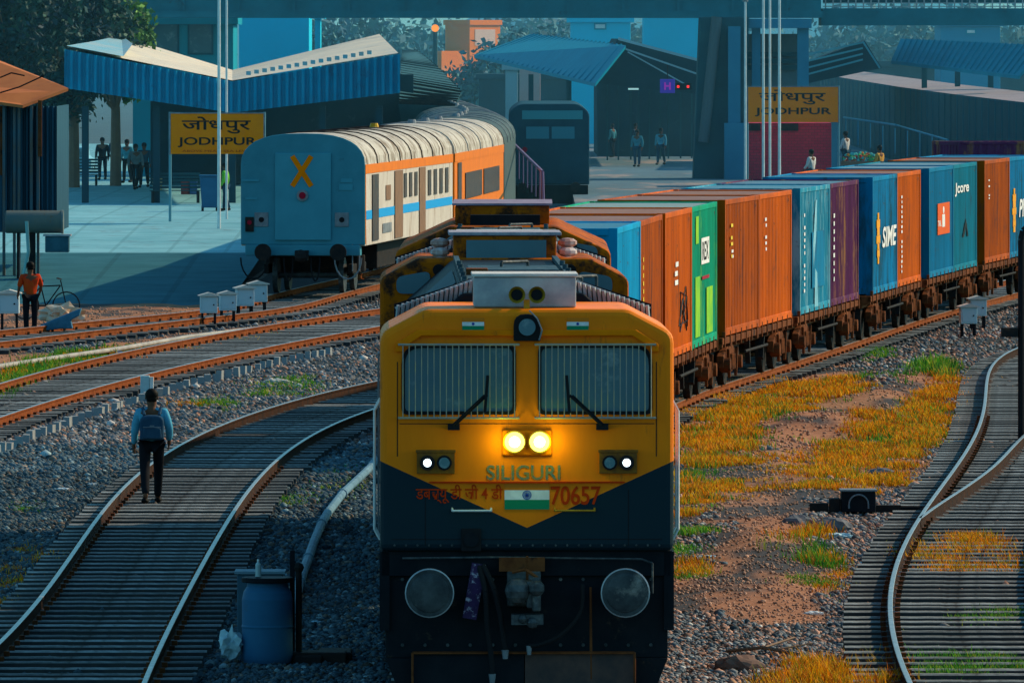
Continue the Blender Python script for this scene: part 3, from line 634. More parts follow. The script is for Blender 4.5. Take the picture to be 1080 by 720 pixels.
        hose([(.56,.0,1.16),(.54,-.12,.90),(.35,-.18,.68),(.15,-.18,.58),(.02,-.14,.56)], .022)
        m = MB(); m.tube([(.64,.0,1.14),(.64,-.03,.80),(.645,-.03,.22)],.013); m.build('pipe', M['rust'], t)
        m = MB(); R = Matrix.Rotation(math.radians(10),3,'Y'); m.box(-.60,-.46,-.02,.0,.82,1.38,0,R); m.build('hanging_board', M['purple'], t)
        m = MB(); m.box(-.66,-.46,-.04,.0,1.50,1.73); c = m.build('socket_box', M['rubber'], t, bevel=.01); MB().cyl((-.56,-.045,1.62),(-.56,-.06,1.62),.075,n=16).build('socket_cap', M['black'], c)
        m = MB(); m.box(-1.15,1.08,-.08,.12,.475,.49); m.build('step_plate', M['rust'], t)
        m = MB(); m.box(-.02,1.08,-.04,.12,.17,.474); m.build('step_box', mat('step_box_metal',(.10,.06,.05),(.05,.04,.04),4,.8), t)
        m = MB(); m.box(-1.15,-.03,-.04,.12,.17,.474); m.build('step_box', M['black'], t)
        m = MB()
        for x in (1.08,-1.15): m.cyl((x,-.08,.49),(x,-.08,.15),.012)
        m.build('step_bracket', M['rust'], t)
    rr = random.Random(9 if second else 8)
    for k in range(9):
        y = rr.uniform(1.6,11.5); x = rr.uniform(-.5,.5); m = MB()
        if k%3 == 0: m.cyl((x,y,4.0),(x,y,4.12+rr.random()*.08),.07,n=10)
        elif k%3 == 1: m.box(x-.12,x+.12,y-.2,y+.2,4.0,4.13)
        else: m.tube([(x,y,4.0),(x,y,4.15),(x+.3,y+.4,4.15),(x+.3,y+.4,4.0)],.02)
        m.build('roof_fitting', [M['rp'],M['rust'],M['coupler']][k%3], t, bevel=.01)
    # rear cab (same section, wall facing the hood)
    m = MB()
    for s in (-1,1): m.box(s*1.40-.05,s*1.40+.05,2.6,17.2,1.5,1.62)
    m.build('running_board', M['rust'], t)
    y0 = 17.2 if not second else 12.2; y1 = 20.0 if not second else 18.6
    m = MB(); m.prism(rounded([(q[0], q[1]+(.11 if q[1] > 2 else 0)) for q in CABP] if not second else [(-1.48,1.50),(1.48,1.50),(1.46,3.76),(.72,4.10),(-.72,4.10),(-1.46,3.76)], [0,0,.08,.05,.05,.08]), y0+.001, y1)
    rc = m.build('rear_cab' if not second else 'radiator_compartment', M['dirty_yellow'], t, bevel=.05)
    wn = MB(); fr = MB()
    for s in (-1,1):
        q = rounded([(s*1.08-.20,3.62),(s*1.08+.20,3.62),(s*1.08+.20,3.82),(s*1.08-.20,3.89)][::1] if s>0 else [(-1.28,3.62),(-.88,3.62),(-.88,3.89),(-1.28,3.82)] if not second else [(s*1.1-.16,3.4),(s*1.1+.16,3.4),(s*1.1+.16,3.72),(s*1.1-.16,3.72)], .08)
        wn = MB().prism(q, y0-.03, y0); wn.build('window', M['dglass'], rc)
        l = MB(); l.cyl((s*.78,y0-.02,3.90),(s*.78,y0-.10,3.90),.07,n=14) if not second else l.box(s*.9-.1,s*.9+.1,y0-.06,y0,3.75,3.9); l.build('work_lamp', M['rubber'], rc)
    if not second:
        m = MB(); m.box(-.60,.62,17.4,18.6,3.935,4.30); d = m.build('cooling_unit', M['dirty_yellow'], t, bevel=.02)
        MB().box(-.45,.50,17.36,17.399,3.98,4.25).build('grille', M['dglass'], d); MB().box(-.66,.68,17.36,18.64,4.303,4.345).build('lid', mat('lid_steel',(.40,.38,.42),(.25,.22,.26),6,.6), d, bevel=.01)
        pim = mat('pale_pink_insulator',(.60,.50,.48),(.4,.2,.16),7,.5)
        for s in (-1,1):
          m = MB()
          for k in range(3): m.ball((s*.76,17.6+.1*k,3.99+.11*k),.12,10,0,(1,1,.5))
          m.build('insulator', pim, t)
        0 and m.build('insulator', mat('pale_pink_insulator',(.60,.50,.48),(.4,.2,.16),7,.5), t)
    else:
        m = MB(); m.box(-.66,.63,13.2,16.5,4.10,4.36); d = m.build('exhaust_box', M['dirty_yellow'], t, bevel=.02)
        MB().box(-.70,.67,13.16,16.54,4.363,4.39).build('lid', mat('box_lid_steel',(.30,.26,.32),(.2,.12,.18),6,.6), d)
        MB().box(-.45,.50,12.7,13.1,4.10,4.24).build('roof_beam', M['black'], t)
    # bogies
    for yb in (4.0, 16.0):
        b = MB()
        for s in (-1,1): b.box(s*1.05-.08,s*1.05+.08,yb-2.6,yb+2.6,.45,.85)
        b.box(-1.0,1.0,yb-.3,yb+.3,.5,.8); bo = b.build('bogie', M['iron'], t, bevel=.02)
        for dy in (-1.8,0,1.8):
            w = MB()
            for s in (-1,1): w.cyl((s*.80,yb+dy,.50),(s*.93,yb+dy,.50),.50,n=24)
            w.cyl((-.9,yb+dy,.5),(.9,yb+dy,.5),.08); w.build('wheelset', M['iron'], bo)
    MB().box(-1.1,1.1,7.0,12.6,.35,1.245).build('fuel_tank', M['black'], t, bevel=.1)
    return t
L1 = loco(True)
def heading(f, y0, y1): return -math.atan2(f(y1)-f(y0), y1-y0)
L1.location = (.15,95.2,0); L1.rotation_euler[2] = heading(CP, 95.2, 115)
tag(L1, 'leading yellow and dark blue diesel locomotive numbered 70657 with both headlamps lit', 'locomotive')
L2 = loco(False, True); L2.location = (CP(116.3),116.3,0); L2.rotation_euler[2] = heading(CP, 116.3, 136)
tag(L2, 'second orange locomotive coupled behind the leading one, only its roof and shoulders in view', 'locomotive')
# ================================================================ CONTAINER TRAIN
def corr_side(m, x, y0, y1, z0, z1, s, n, d=.035, mi=0):
    pts = []; L = (y1-y0)/n
    for k in range(n):
        a = y0+k*L
        pts += [(a, 0),(a+.30*L, 0),(a+.45*L, d),(a+.80*L, d)]
    pts.append((y1,0)); v = [(x-s*p[1], p[0], z0) for p in pts]+[(x-s*p[1], p[0], z1) for p in pts]; k = len(pts)
    m.add(v, [(i,i+1,k+i+1,k+i) for i in range(k-1)], mi)
def corr_end(m, y, x0, x1, z0, z1, s, n, d=.035, mi=0):
    pts = []; L = (x1-x0)/n
    for k in range(n):
        a = x0+k*L; pts += [(a, 0),(a+.30*L, 0),(a+.45*L, d),(a+.80*L, d)]
    pts.append((x1,0)); v = [(p[0], y-s*p[1], z0) for p in pts]+[(p[0], y-s*p[1], z1) for p in pts]; k = len(pts)
    m.add(v, [(i,i+1,k+i+1,k+i) for i in range(k-1)], mi)
def container(m_, mroof, L=6.06, hgt=2.59):
    t = empty('shipping_container'); w2 = 1.219; l2 = L/2
    m = MB()
    for s in (-1,1): corr_side(m, s*(w2-.012), -l2+.15, l2-.15, .16, hgt-.10, s, int(L/.28))
    corr_end(m, -l2+.012, -w2+.15, w2-.15, .16, hgt-.12, -1, 8)
    m.build('wall', m_, t, fix=False)
    f = MB()
    for sx in (-1,1):
        for sy in (-1,1): f.box(sx*(w2-.075)-.075, sx*(w2-.075)+.075, sy*(l2-.075)-.075, sy*(l2-.075)+.075, .0, hgt)
        f.box(sx*(w2-.04)-.04, sx*(w2-.04)+.04, -l2+.15, l2-.15, .02, .16); f.box(sx*(w2-.03)-.03, sx*(w2-.03)+.03, -l2+.15, l2-.15, hgt-.10, hgt-.005)
    for sy in (-1,1):
        f.box(-w2+.15, w2-.15, sy*(l2-.04)-.04, sy*(l2-.04)+.04, .02, .16); f.box(-w2+.15, w2-.15, sy*(l2-.04)-.04, sy*(l2-.04)+.04, hgt-.12, hgt-.005)
    f.build('frame', m_, t, bevel=.008)
    d = MB(); d.box(-w2+.15,-.01,l2-.05,l2-.01,.16,hgt-.12); d.box(.01,w2-.15,l2-.05,l2-.01,.16,hgt-.12)
    d.build('door', m_, t)
    r = MB(); n = int(L/.3)
    pts = []
    for k in range(n): a = -l2+.08+(L-.16)*k/n; q = (L-.16)/n; pts += [(a,0),(a+.4*q,0),(a+.5*q,-.02),(a+.9*q,-.02)]
    pts.append((l2-.08,0)); v = [(-w2+.06,p[0],hgt-.03+p[1]) for p in pts]+[(w2-.06,p[0],hgt-.03+p[1]) for p in pts]; k = len(pts)
    r.add(v, [(i,i+1,k+i+1,k+i) for i in range(k-1)]); r.build('roof', mroof, t, fix=False)
    return t
def cmat(n, a, b, c, s3=1.2, t=.60):
    m = mat(n, a, tuple(q*.72 for q in b), .9, .55, c3=c, s3=s3*1.3, t3=t-.05, stretch=(1,1,.28)); N = m.node_tree.nodes; l = m.node_tree.links; bs = N['Principled BSDF']; src = bs.inputs['Base Color'].links[0].from_socket
    tc = N.new('ShaderNodeTexCoord'); nz = N.new('ShaderNodeTexNoise'); nz.inputs['Scale'].default_value = 4.5; nz.inputs['Detail'].default_value = 9; nz.inputs['Roughness'].default_value = .75; l.new(tc.outputs['Object'], nz.inputs[0]); r = N.new('ShaderNodeMapRange'); r.inputs[1].default_value = .60; r.inputs[2].default_value = .68; l.new(nz.outputs[0], r.inputs[0])
    mx = N.new('ShaderNodeMix'); mx.data_type = 'RGBA'; l.new(r.outputs[0], mx.inputs[0]); l.new(src, mx.inputs[6]); mx.inputs[7].default_value = (.10,.045,.03,1); l.new(mx.outputs[2], bs.inputs['Base Color']); return m
CO = {
 'sky': cmat('sky_blue_container', (.0,.36,.66), (.0,.30,.56), (.02,.12,.25), t=.7),
 'rust': cmat('orange_container', (.52,.095,.002), (.44,.075,.003), (.16,.04,.02), t=.60),
 'orange': cmat('bright_orange_container', (.70,.125,.001), (.60,.10,.002), (.22,.06,.02), t=.63),
 'green': cmat('green_container', (.0,.36,.20), (.0,.32,.17), (.16,.45,.05), .9, .68),
 'faded': cmat('faded_blue_container', (.01,.27,.42), (.01,.22,.34), (.16,.38,.46), 1.3, .58),
 'maroon': cmat('maroon_container', (.11,.012,.085), (.085,.012,.065), (.30,.13,.05), 1.1, .62),
 'blue': cmat('blue_container', (.0,.23,.48), (.0,.20,.40), (.01,.08,.13), 1.5, .58),
 'deep': cmat('deep_blue_container', (.0,.19,.38), (.0,.17,.32), (.02,.06,.12), 1.5, .68),
 'teal': cmat('teal_container', (.0,.21,.32), (.0,.18,.26), (.02,.07,.11), 1.5, .66),
}
ROOF = {k: mat(k+'_container_roof', a, b, 1.2, .7, c3=c, s3=1.5) for k, a, b, c in (
 ('sky', (.08,.30,.42), (.12,.30,.38), (.3,.3,.28)), ('rust', (.42,.24,.19), (.34,.20,.17), (.5,.38,.32)), ('orange', (.45,.25,.19), (.38,.2,.15), (.25,.13,.1)),
 ('green', (.30,.42,.38), (.4,.45,.42), (.3,.25,.2)), ('faded', (.12,.34,.42), (.2,.36,.42), (.1,.2,.25)), ('maroon', (.16,.30,.36), (.2,.34,.4), (.2,.12,.15)),
 ('blue', (.05,.25,.38), (.07,.22,.32), (.1,.15,.2)), ('deep', (.25,.38,.42), (.2,.34,.4), (.3,.25,.22)), ('teal', (.28,.40,.42), (.22,.36,.4), (.35,.25,.22)))}
wagon_proto = None
def wagon():
    t = empty('container_wagon'); L = 12.9
    f = MB()
    for s in (-1,1): f.box(s*.95-.06,s*.95+.06,-L/2,L/2,.72,.985); f.box(s*1.17-.04,s*1.17+.04,-L/2,L/2,.86,.985)
    for k in range(9): y = -L/2+.06+(L-.12)*k/8; f.box(-1.2,1.2,y-.06,y+.06,.80,.99)
    f.box(-.2,.2,-L/2-.5,L/2+.5,.86,1.12)
    st = f
    for s in (-1,1):
        for k in range(14): y = -L/2+.3+(L-.6)*k/13; st.box(s*1.2-.03,s*1.2+.03,y-.04,y+.04,.80,1.10)
    f.build('deck', M['rust'], t, bevel=.01)
    for yb in (-L/2+1.95, L/2-1.95):
        b = MB()
        for s in (-1,1):
            b.prism([(yb-1.15,.62),(yb-1.15,.40),(yb-.85,.40),(yb-.55,.55),(yb-.35,.28),(yb+.35,.28),(yb+.55,.55),(yb+.85,.40),(yb+1.15,.40),(yb+1.15,.62),(yb+.5,.78),(yb-.5,.78)], s*1.07-.07, s*1.07+.07, 'x')
            for q in (-1,1): b.cyl((s*1.05,yb+q*1.0,.46),(s*1.26,yb+q*1.0,.46),.13,n=10)
            for q in (-.2,0,.2): b.cyl((s*1.16,yb+q,.34),(s*1.16,yb+q,.64),.065,n=8)
            b.bar((s*1.18,yb-.75,.75),(s*1.18,yb-.55,.2),.06,.06); b.bar((s*1.18,yb+.75,.75),(s*1.18,yb+.55,.2),.06,.06)
        b.box(-1.1,1.1,yb-.2,yb+.2,.45,.72); bo = b.build('bogie', M['rust'], t, bevel=.015)
        for q in (-1,1):
            w = MB()
            for s in (-1,1): w.cyl((s*.80,yb+q,.46),(s*.93,yb+q,.46),.46,n=20)
            w.cyl((-.9,yb+q,.46),(.9,yb+q,.46),.08); w.build('wheelset', M['iron'], bo)
    br = MB(); br.cyl((-.3,-1.0,.55),(-.3,.2,.55),.22,n=12); br.box(.4,.75,-.5,.6,.4,.72); br.tube([(1.15,-2,.6),(1.15,2,.6)],.03); br.bar((1.1,-1.2,.85),(1.1,-1.0,.35),.1,.1); br.bar((1.1,1.6,.85),(1.1,1.3,.35),.1,.1); br.build('brake_gear', M['iron'], t)
    return t
wagon_proto = wagon(); wagon_used = False
PT = Path(CP, 86, 330)
def s_at(Y): return float(np.interp(Y, PT.ys, PT.d))
# (first container start Y, colours, labels) ; each wagon carries two
CT = [
 (152.6, ['sky','rust']), (165.5, ['orange','green']), (179.3, ['rust','orange']), (193.0, ['faded','maroon']), (208.3, ['blue','orange']), (222.6, ['deep','teal']), (236.6, ['rust','blue'])]
lab = {
 (0,0):'bright sky blue container nearest the locomotives, first of the train', (0,1):'rust orange container right behind the sky blue one',
 (1,0):'bright orange container with white vertical lettering and dark scribbles', (1,1):'green container with yellow patches and a white lettered square',
 (2,0):'plain orange container just behind the green one, small coloured marks on its side', (2,1):'plain orange container between another orange one and the faded blue one',
 (3,0):'faded teal blue container with pale streaks and a darker square patch', (3,1):'dark maroon container with tan worn patches',
 (4,0):'blue container with an orange emblem and bold white lettering, dark blue end showing', (4,1):'orange container with one column of small white characters on its side',
 (5,0):'blue container with an orange square sign', (5,1):'teal blue container with white Jcore lettering near its top',
 (6,0):'orange container near the right edge, small pale marks at its upper left', (6,1):'blue container at the right edge with an orange emblem and white letters',
 (7,0):'teal container last but one of the train, beyond the right edge', (7,1):'orange container at the far end of the train, beyond the right edge'}
RX = (PI/2,0,PI/2)
def side_text(t, body, y, z, wdt, h, m, bold=.008, **k): return text('lettering', body, .5, m, t, (1.226, y, z), rot=RX, width=wdt, height=h, bold=bold, **k)
def vmarks(t, y, z0, z1, n, m, wdt=.18, seed=0, name='marking'):
    r = random.Random(seed); b = MB(); dz = (z1-z0)/n
    for k in range(n):
        z = z1-dz*(k+.5)
        if r.random() < .85: b.box(1.221,1.226,y-wdt/2*r.uniform(.4,1),y+wdt/2*r.uniform(.4,1),z-dz*.32,z+dz*.22)
    return b.build(name, m, t)
M['oran'] = mat('emblem_orange',(1.0,.22,.0),(.9,.18,.0),4,.6); M['emb'] = mat('yellow_orange_emblem',(.80,.36,.02),(.7,.28,.02),4,.6); M['sign_or'] = mat('sign_red_orange',(.72,.11,.02),(.6,.1,.02),5,.6)
WH = M['white']; YL = mat('mark_yellow',(.7,.5,.05),None,1,.6)
for wi, (Y0, cols) in enumerate(CT):
    s0 = s_at(Y0)
    x, y, r = PT.seg(s0-.35+0, s0+12.55)
    wg = wagon_proto if not wagon_used else copy_tree(wagon_proto); 
    wagon_used = True
    wg.location = (x,y,0); wg.rotation_euler = (0,0,r)
    tag(wg, 'rusty flat wagon under the '+{0:'sky blue and the rust orange containers',1:'scribbled bright orange and the green containers',2:'two plain orange containers side by side',3:'faded blue and the maroon containers',4:'blue container with bold white lettering',5:'blue container with the orange square sign',6:'last orange container before the right edge',7:'containers out of frame at the right'}[wi], 'railway wagon', 'flat wagons of the container train')
    for ci, cn in enumerate(cols):
        xx, yy = x+(-math.sin(r))*(-3.06+6.12*ci-0.0), y+math.cos(r)*(-3.06+6.12*ci)
        t = container(CO[cn], ROOF[cn]); t.location = (xx,yy,1.0); t.rotation_euler = (0,0,r)
        tag(t, lab[(wi,ci)], 'shipping container', 'containers on the freight train')
        k = (wi,ci)
        if k == (0,0): side_text(t,'MA',1.6,.8,1.4,.9,WH)
        if k == (0,1): vmarks(t,-2.4,1.2,2.0,6,YL,.25,3)
        if k == (1,0):
            vmarks(t,-.6,1.25,2.05,5,WH,.9,2); b = MB(); rr = random.Random(4); b.tube([(1.222,rr.uniform(-.2,2.2),.4+.9*(.5+.5*math.sin(_*1.9))*rr.uniform(.6,1)) for _ in range(16)],.010,4)
            b.build('scribble', M['black'], t)
        if k == (1,1):
            MB().box(1.221,1.225,-.9,1.0,1.50,1.98).build('sign_panel', WH, t); side_text(t,'REX',.05,1.74,1.5,.34,M['rubber']); MB().box(1.221,1.225,-.7,1.0,1.22,1.28).build('red_line', M['red'], t)
            ygp = mat('yellow_green_patch',(.30,.55,.02),(.10,.42,.05),2,.6)
            for q in ((-2.3,-1.2,.2,1.3),(.4,1.9,.2,1.05),(-2.2,-1.5,1.9,2.4)): MB().box(1.2195,1.222,*q).build('worn_patch', ygp, t)
        if k == (2,0): vmarks(t,-1.9,1.45,2.15,6,YL,.4,5); vmarks(t,-1.8,1.45,1.65,2,WH,.4,6)
        if k == (2,1): vmarks(t,-1.9,1.45,2.15,6,WH,.4,8)
        if k == (3,0): vmarks(t,-2.2,.3,2.1,14,WH,.3,9); MB().box(1.2195,1.222,-.7,1.8,.5,1.65).build('worn_patch', CO['deep'], t); pst = mat('pale_streak',(.25,.50,.60),(.12,.35,.45),3,.7)
        if k == (3,0):
            for q in ([(-.4,.9),(.1,1.6),(.3,2.3),(.0,2.3),(-.5,1.4)],[(-.2,.1),(.5,.1),(.3,.8),(-.1,.9)]): MB().prism(q,1.2225,1.225,'x').build('pale_streak', pst, t)
        if k == (3,1): vmarks(t,-2.3,.5,2.0,9,WH,.3,11)
        if k == (4,0):
            side_text(t,'SIME',.95,1.22,3.5,.46,WH,.012,skew=.2)
            b = MB()
            for z,a in ((.75,.35),(.9,.6),(1.05,.45),(1.2,.9),(1.38,.6),(1.55,.8),(1.7,.35)): b.box(1.221,1.226,-1.75-a/2,-1.75+a/2,z-.09,z+.085)
            b.build('emblem', M['emb'], t, bevel=.01)
        if k == (4,1): vmarks(t,-2.0,.3,2.1,16,WH,.35,13)
        if k == (5,0):
            MB().box(1.221,1.224,-1.0,2.0,.98,1.72).build('sign_panel', M['sign_or'], t); MB().box(1.225,1.229,.1,.75,1.15,1.45).build('emblem', WH, t); MB().ball((1.226,.45,1.55),.09,10,0,(.05,2.2,1)).build('emblem', WH, t); side_text(t,'TAL',-.55,1.25,.8,.14,WH,.01)
        if k == (5,1): side_text(t,'Jcore',-1.0,1.98,3.6,.33,WH,.01); MB().prism([(-.9,.8),(.1,1.25),(.7,.8),(.4,.8),(.1,1.05),(-.4,.8)],1.221,1.224,'x').build('worn_patch', M['black'], t)
        if k == (6,0): vmarks(t,-2.0,1.6,2.2,8,WH,.35,15)
        if k == (6,1):
            side_text(t,'PIME',.9,1.25,3.3,.46,WH,.012,skew=.2); b = MB()
            for z,a in ((.75,.5),(.9,.7),(1.05,.6),(1.2,1.0),(1.38,.7),(1.55,.8),(1.7,.35)): b.box(1.221,1.226,-1.95-a/2,-1.95+a/2,z-.09,z+.085)
            b.build('emblem', M['emb'], t, bevel=.01)
# maroon container of another train, far right
t = container(CO['maroon'], ROOF['rust'], 12.19); t.location = (19.5,302,P(0,149,300)[2]-2.59); t.rotation_euler = (0,0,-1.25)
tag(t, 'long maroon container far behind the train at the right edge', 'shipping container')
# ================================================================ PASSENGER COACHES
M['coach_end'] = mat('blue_grey_coach_end', (.06,.26,.33), (.045,.21,.27), 1.2, .5, c3=(.03,.10,.13), s3=2.5, t3=.68)  # teal tint of the shade mixed into the end colour
M['coach_panel'] = mat('coach_end_panel', (.065,.30,.38), (.055,.26,.33), 1.2, .5)
M['cream'] = mat('cream_coach_side', (.60,.54,.47), (.50,.44,.38), 1.5, .6, c3=(.30,.20,.13), s3=2.0, t3=.60, stretch=(1,1,.4))
M['coach_orange'] = mat('coach_orange', (.78,.20,.015), (.68,.17,.02), 2, .5)
M['coach_roof'] = mat('cream_coach_roof', (.60,.56,.50), (.44,.40,.34), .8, .7, c3=(.20,.15,.11), s3=2.0, t3=.52, stretch=(.5,1.5,1))
M['brown'] = mat('brown_door', (.26,.15,.09), (.2,.12,.08), 3, .6)
M['stripe'] = mat('blue_stripe', (.02,.32,.68), None, 1, .5)
M['win'] = mat('coach_window', (.05,.06,.07), (.12,.09,.07), 3, .3)
M['dark_roof'] = mat('dark_coach_roof', (.05,.09,.10), (.09,.12,.12), 1.5, .7, c3=(.2,.2,.19), s3=3, t3=.66)
def coach(kind, L=23.0):
    t = empty('passenger_coach'); w2 = 1.62
    side = {'cream':M['cream'],'orange':M['coach_orange'],'dark':M['dark_roof']}[kind]; roofm = M['coach_roof'] if kind != 'dark' else M['dark_roof']
    m = MB(); m.box(-w2,w2,.0,L,1.25,3.35); m.build('body', side, t, bevel=.02)
    arc = [(w2*math.cos(a)*1.005 if False else w2*1.004*math.copysign(abs(math.cos(a))**.75, math.cos(a)), 3.35+.82*abs(math.sin(a))**.85) for a in np.linspace(0,PI,17)]
    m = MB(); m.prism(arc, -.0, L); m.build('roof', roofm, t, bevel=.01)
    n = 8 if kind == 'cream' else 4
    for k in range(1, n):
        y = L*k/n; pts = [(p[0]*1.006, y, 3.35+(p[1]-3.35)*1.012) for p in arc]; MB().tube(pts, .022, 5).build('roof_seam', M['iron'] if kind == 'cream' else M['grey'], t)
    if kind != 'dark':
        m = MB(); m.box(w2+.002,w2+.014,.0,L,3.12,3.36); m.build('orange_band', M['coach_orange'], t)
        if kind == 'cream': MB().box(w2+.003,w2+.012,.2,L-.2,1.93,2.16).build('blue_band', M['stripe'], t); MB().box(w2+.003,w2+.012,0,.12,1.3,3.12).build('corner_band', M['coach_orange'], t)
        ys = [2.6] if kind == 'cream' else []
        for y in ([1.6,] if kind == 'cream' else [1.2]): MB().box(w2+.013,w2+.03,y,y+1.5,1.35,3.08).build('door', M['win'], t)
        if kind == 'cream':
            for y0,y1 in ((7.2,9.2),(13.6,15.2)): MB().box(w2+.013,w2+.03,y0,y1,1.3,3.1).build('door', M['brown'], t)
            for y0 in (9.6,11.0,12.4): MB().box(w2+.013,w2+.025,y0,y0+.7,2.35,3.0).build('window', M['win'], t)
            for y0 in (16.0,17.6,19.2,20.8): MB().box(w2+.013,w2+.025,y0,y0+.8,2.3,3.0).build('window', M['win'], t)
            MB().box(w2+.013,w2+.02,5.0,6.2,2.35,2.75).build('window', M['brown'], t); MB().box(w2+.013,w2+.02,4.2,6.4,1.5,1.75).build('notice', M['grey'], t)
        else:
            for y0,y1 in ((4.5,12.0),(13.0,20.5)): MB().box(w2+.013,w2+.03,y0,y1,2.0,2.75).build('window', M['win'], t)
    for k in (range(2,3) if kind == 'cream' else range(3)):
        y = L*(k+1)/4; 
        v = MB(); v.cyl((0,y,4.16),(0,y,4.28),.14,.1,10); v.build('roof_vent', M['brass'] if kind=='cream' else M['grey'], t)
    for yb in (2.8, L-2.8):
        b = MB()
        for s in (-1,1): b.box(s*1.1-.07,s*1.1+.07,yb-1.6,yb+1.6,.5,.75); b.cyl((s*1.12,yb-.5,.5),(s*1.12,yb-.5,.95),.14); b.cyl((s*1.12,yb+.5,.5),(s*1.12,yb+.5,.95),.14)
        b.box(-1,1,yb-.25,yb+.25,.5,1.2); bo = b.build('bogie', M['iron'], t, bevel=.02)
        for q in (-1.28,1.28):
            w = MB()
            for s in (-1,1): w.cyl((s*.80,yb+q,.46),(s*.93,yb+q,.46),.46,n=24)
            w.cyl((-.9,yb+q,.46),(.9,yb+q,.46),.08); w.build('wheelset', M['buffer'], bo)
    MB().box(-1.2,1.2,L*.3,L*.7,.5,1.24).build('underfloor_equipment', M['iron'], t, bevel=.04)
    if kind == 'cream':
        poly = [(-w2,1.28)]+[(w2,1.28)]+[(p[0]*.998, p[1]) for p in arc]
        m = MB(); m.prism(poly, -.05, -.002); m.build('end_wall', M['coach_end'], t, bevel=.04)
        m = MB(); m.box(-.72,.74,-.11,-.052,1.40,3.66); p = m.build('end_panel', M['coach_panel'], t, bevel=.015)
        for s in (-1,1):
            m = MB(); m.bar((-.25*s,-.118,2.80),(.25*s,-.118,3.58),.012,.13); 
            m.v = [(v[0]-.02, -.118 if s<0 else -.1165, v[2]) if False else (v[0]-.02, v[1]+(.001 if s<0 else 0), v[2]) for v in m.v]
            m.build('cross_mark', M['oran'], p)
        l = MB(); l.cyl((0,-.11,2.56),(0,-.16,2.56),.15,n=20); lo = l.build('tail_lamp', M['grey'], t); MB().cyl((0,-.161,2.56),(0,-.17,2.56),.09,n=16).build('lens', M['red'], lo)
        for x in (-1.08,1.02):
            b = MB(); b.box(x-.18,x+.18,-.075,-.05,1.75,2.12); bo = b.build('lamp_box', M['grey'], t, bevel=.02); MB().cyl((x,-.076,1.93),(x,-.082,1.93),.07,n=14).build('lens', M['rubber'], bo)
        b = MB(); b.box(-1.50,-1.28,-.09,-.05,1.62,2.0); bo = b.build('tail_light_box', M['iron'], t); MB().cyl((-1.39,-.092,1.86),(-1.39,-.10,1.86),.06,n=12).build('lens', M['red'], bo)
        b = MB(); b.box(-1.6,-1.15,-.08,-.05,2.92,2.98); b.box(-1.5,-1.2,-.07,-.05,2.45,2.50); b.box(.95,1.3,-.07,-.05,2.7,2.85); b.box(1.0,1.3,-.07,-.05,2.9,3.0); b.build('stencilled_notice', M['coach_panel'], t)
        u = MB(); u.box(-1.5,1.5,-.1,.3,1.0,1.28); u.build('buffer_beam', M['coach_end'], t, bevel=.02)
        for x in (-.98,.98):
            b = MB(); b.cyl((x,-.1,1.10),(x,-.55,1.10),.10,n=14); b.cyl((x,-.55,1.1),(x,-.59,1.1),.22,n=24); b.build('buffer', M['iron'], t)
        b = MB(); b.box(-.16,.16,-.5,-.1,.88,1.14); b.ball((0,-.5,1.0),.17,10); b.build('coupler', M['iron'], t)
        for x in (-1.25,-.35,.35,1.2):
            b = MB(); a = .35 if abs(x)>.5 else .12; zc = .95
            b.tube([(x+a*math.cos(q)*1, -.25, zc+.55*math.sin(q)*(1 if abs(x)>.5 else 1.1)) for q in np.linspace(PI,2*PI,11)], .022, 6); b.build('hose', M['grey'] if x>1 else M['rubber'], t)
        lad = MB(); 
        for x in (1.3,1.48): lad.cyl((x,-.08,.6),(x,-.08,1.3),.015)
        lad.build('step_ladder', M['grey'], t)
    return t
XC = Spline([p[0] for p in COACHX], [p[1] for p in COACHX])
PC = Path(XC, 246, 640); d0 = 0
labs = ['nearest passenger coach with blue grey end marked with an orange X and cream side','second passenger coach, orange with cream roof, coupled behind the cream one','third coach, dark roof curving away left behind the orange coach','fourth dark roofed coach of the parked passenger train','fifth dark roofed coach, small in the distance','sixth dark roofed coach, beside the far platform roof','seventh dark roofed coach, last in sight of the parked train']
for k in range(7):
    x0,y0 = PC.at(d0+.15); x1,y1 = PC.at(d0+23.2); t = coach('cream' if k == 0 else 'orange' if k == 1 else 'dark')
    t.location = (x0,y0,0); t.rotation_euler = (0,0,-math.atan2(x1-x0,y1-y0)); tag(t, labs[k], 'passenger coach', 'coaches of the parked passenger train'); d0 += 23.6
# ================================================================ PEOPLE
SKIN = mat('skin', (.16,.075,.045), (.13,.06,.035), 4, .6); HAIR = mat('hair', (.01,.009,.008), None, 1, .6)
def skin_mesh(name, verts, edges, radii, m, parent, root=0, sub=1):
    me = bpy.data.meshes.new(name); me.from_pydata(verts, edges, []); o = bpy.data.objects.new(name, me); COL.objects.link(o)
    sk = o.modifiers.new('skin','SKIN'); sk.use_smooth_shade = True
    for i, d in enumerate(me.skin_vertices[0].data): d.radius = radii[i] if isinstance(radii[i], tuple) else (radii[i], radii[i]); d.use_root = (i == root)
    ss = o.modifiers.new('sub','SUBSURF'); ss.levels = sub; ss.render_levels = sub
    dg = bpy.context.evaluated_depsgraph_get(); m2 = bpy.data.meshes.new_from_object(o.evaluated_get(dg)); bpy.data.objects.remove(o)
    m2.name = name; m2.materials.clear(); m2.materials.append(m); m2.polygons.foreach_set('use_smooth', [True]*len(m2.polygons))
    o = bpy.data.objects.new(name, m2); COL.objects.link(o); o.parent = parent; return o
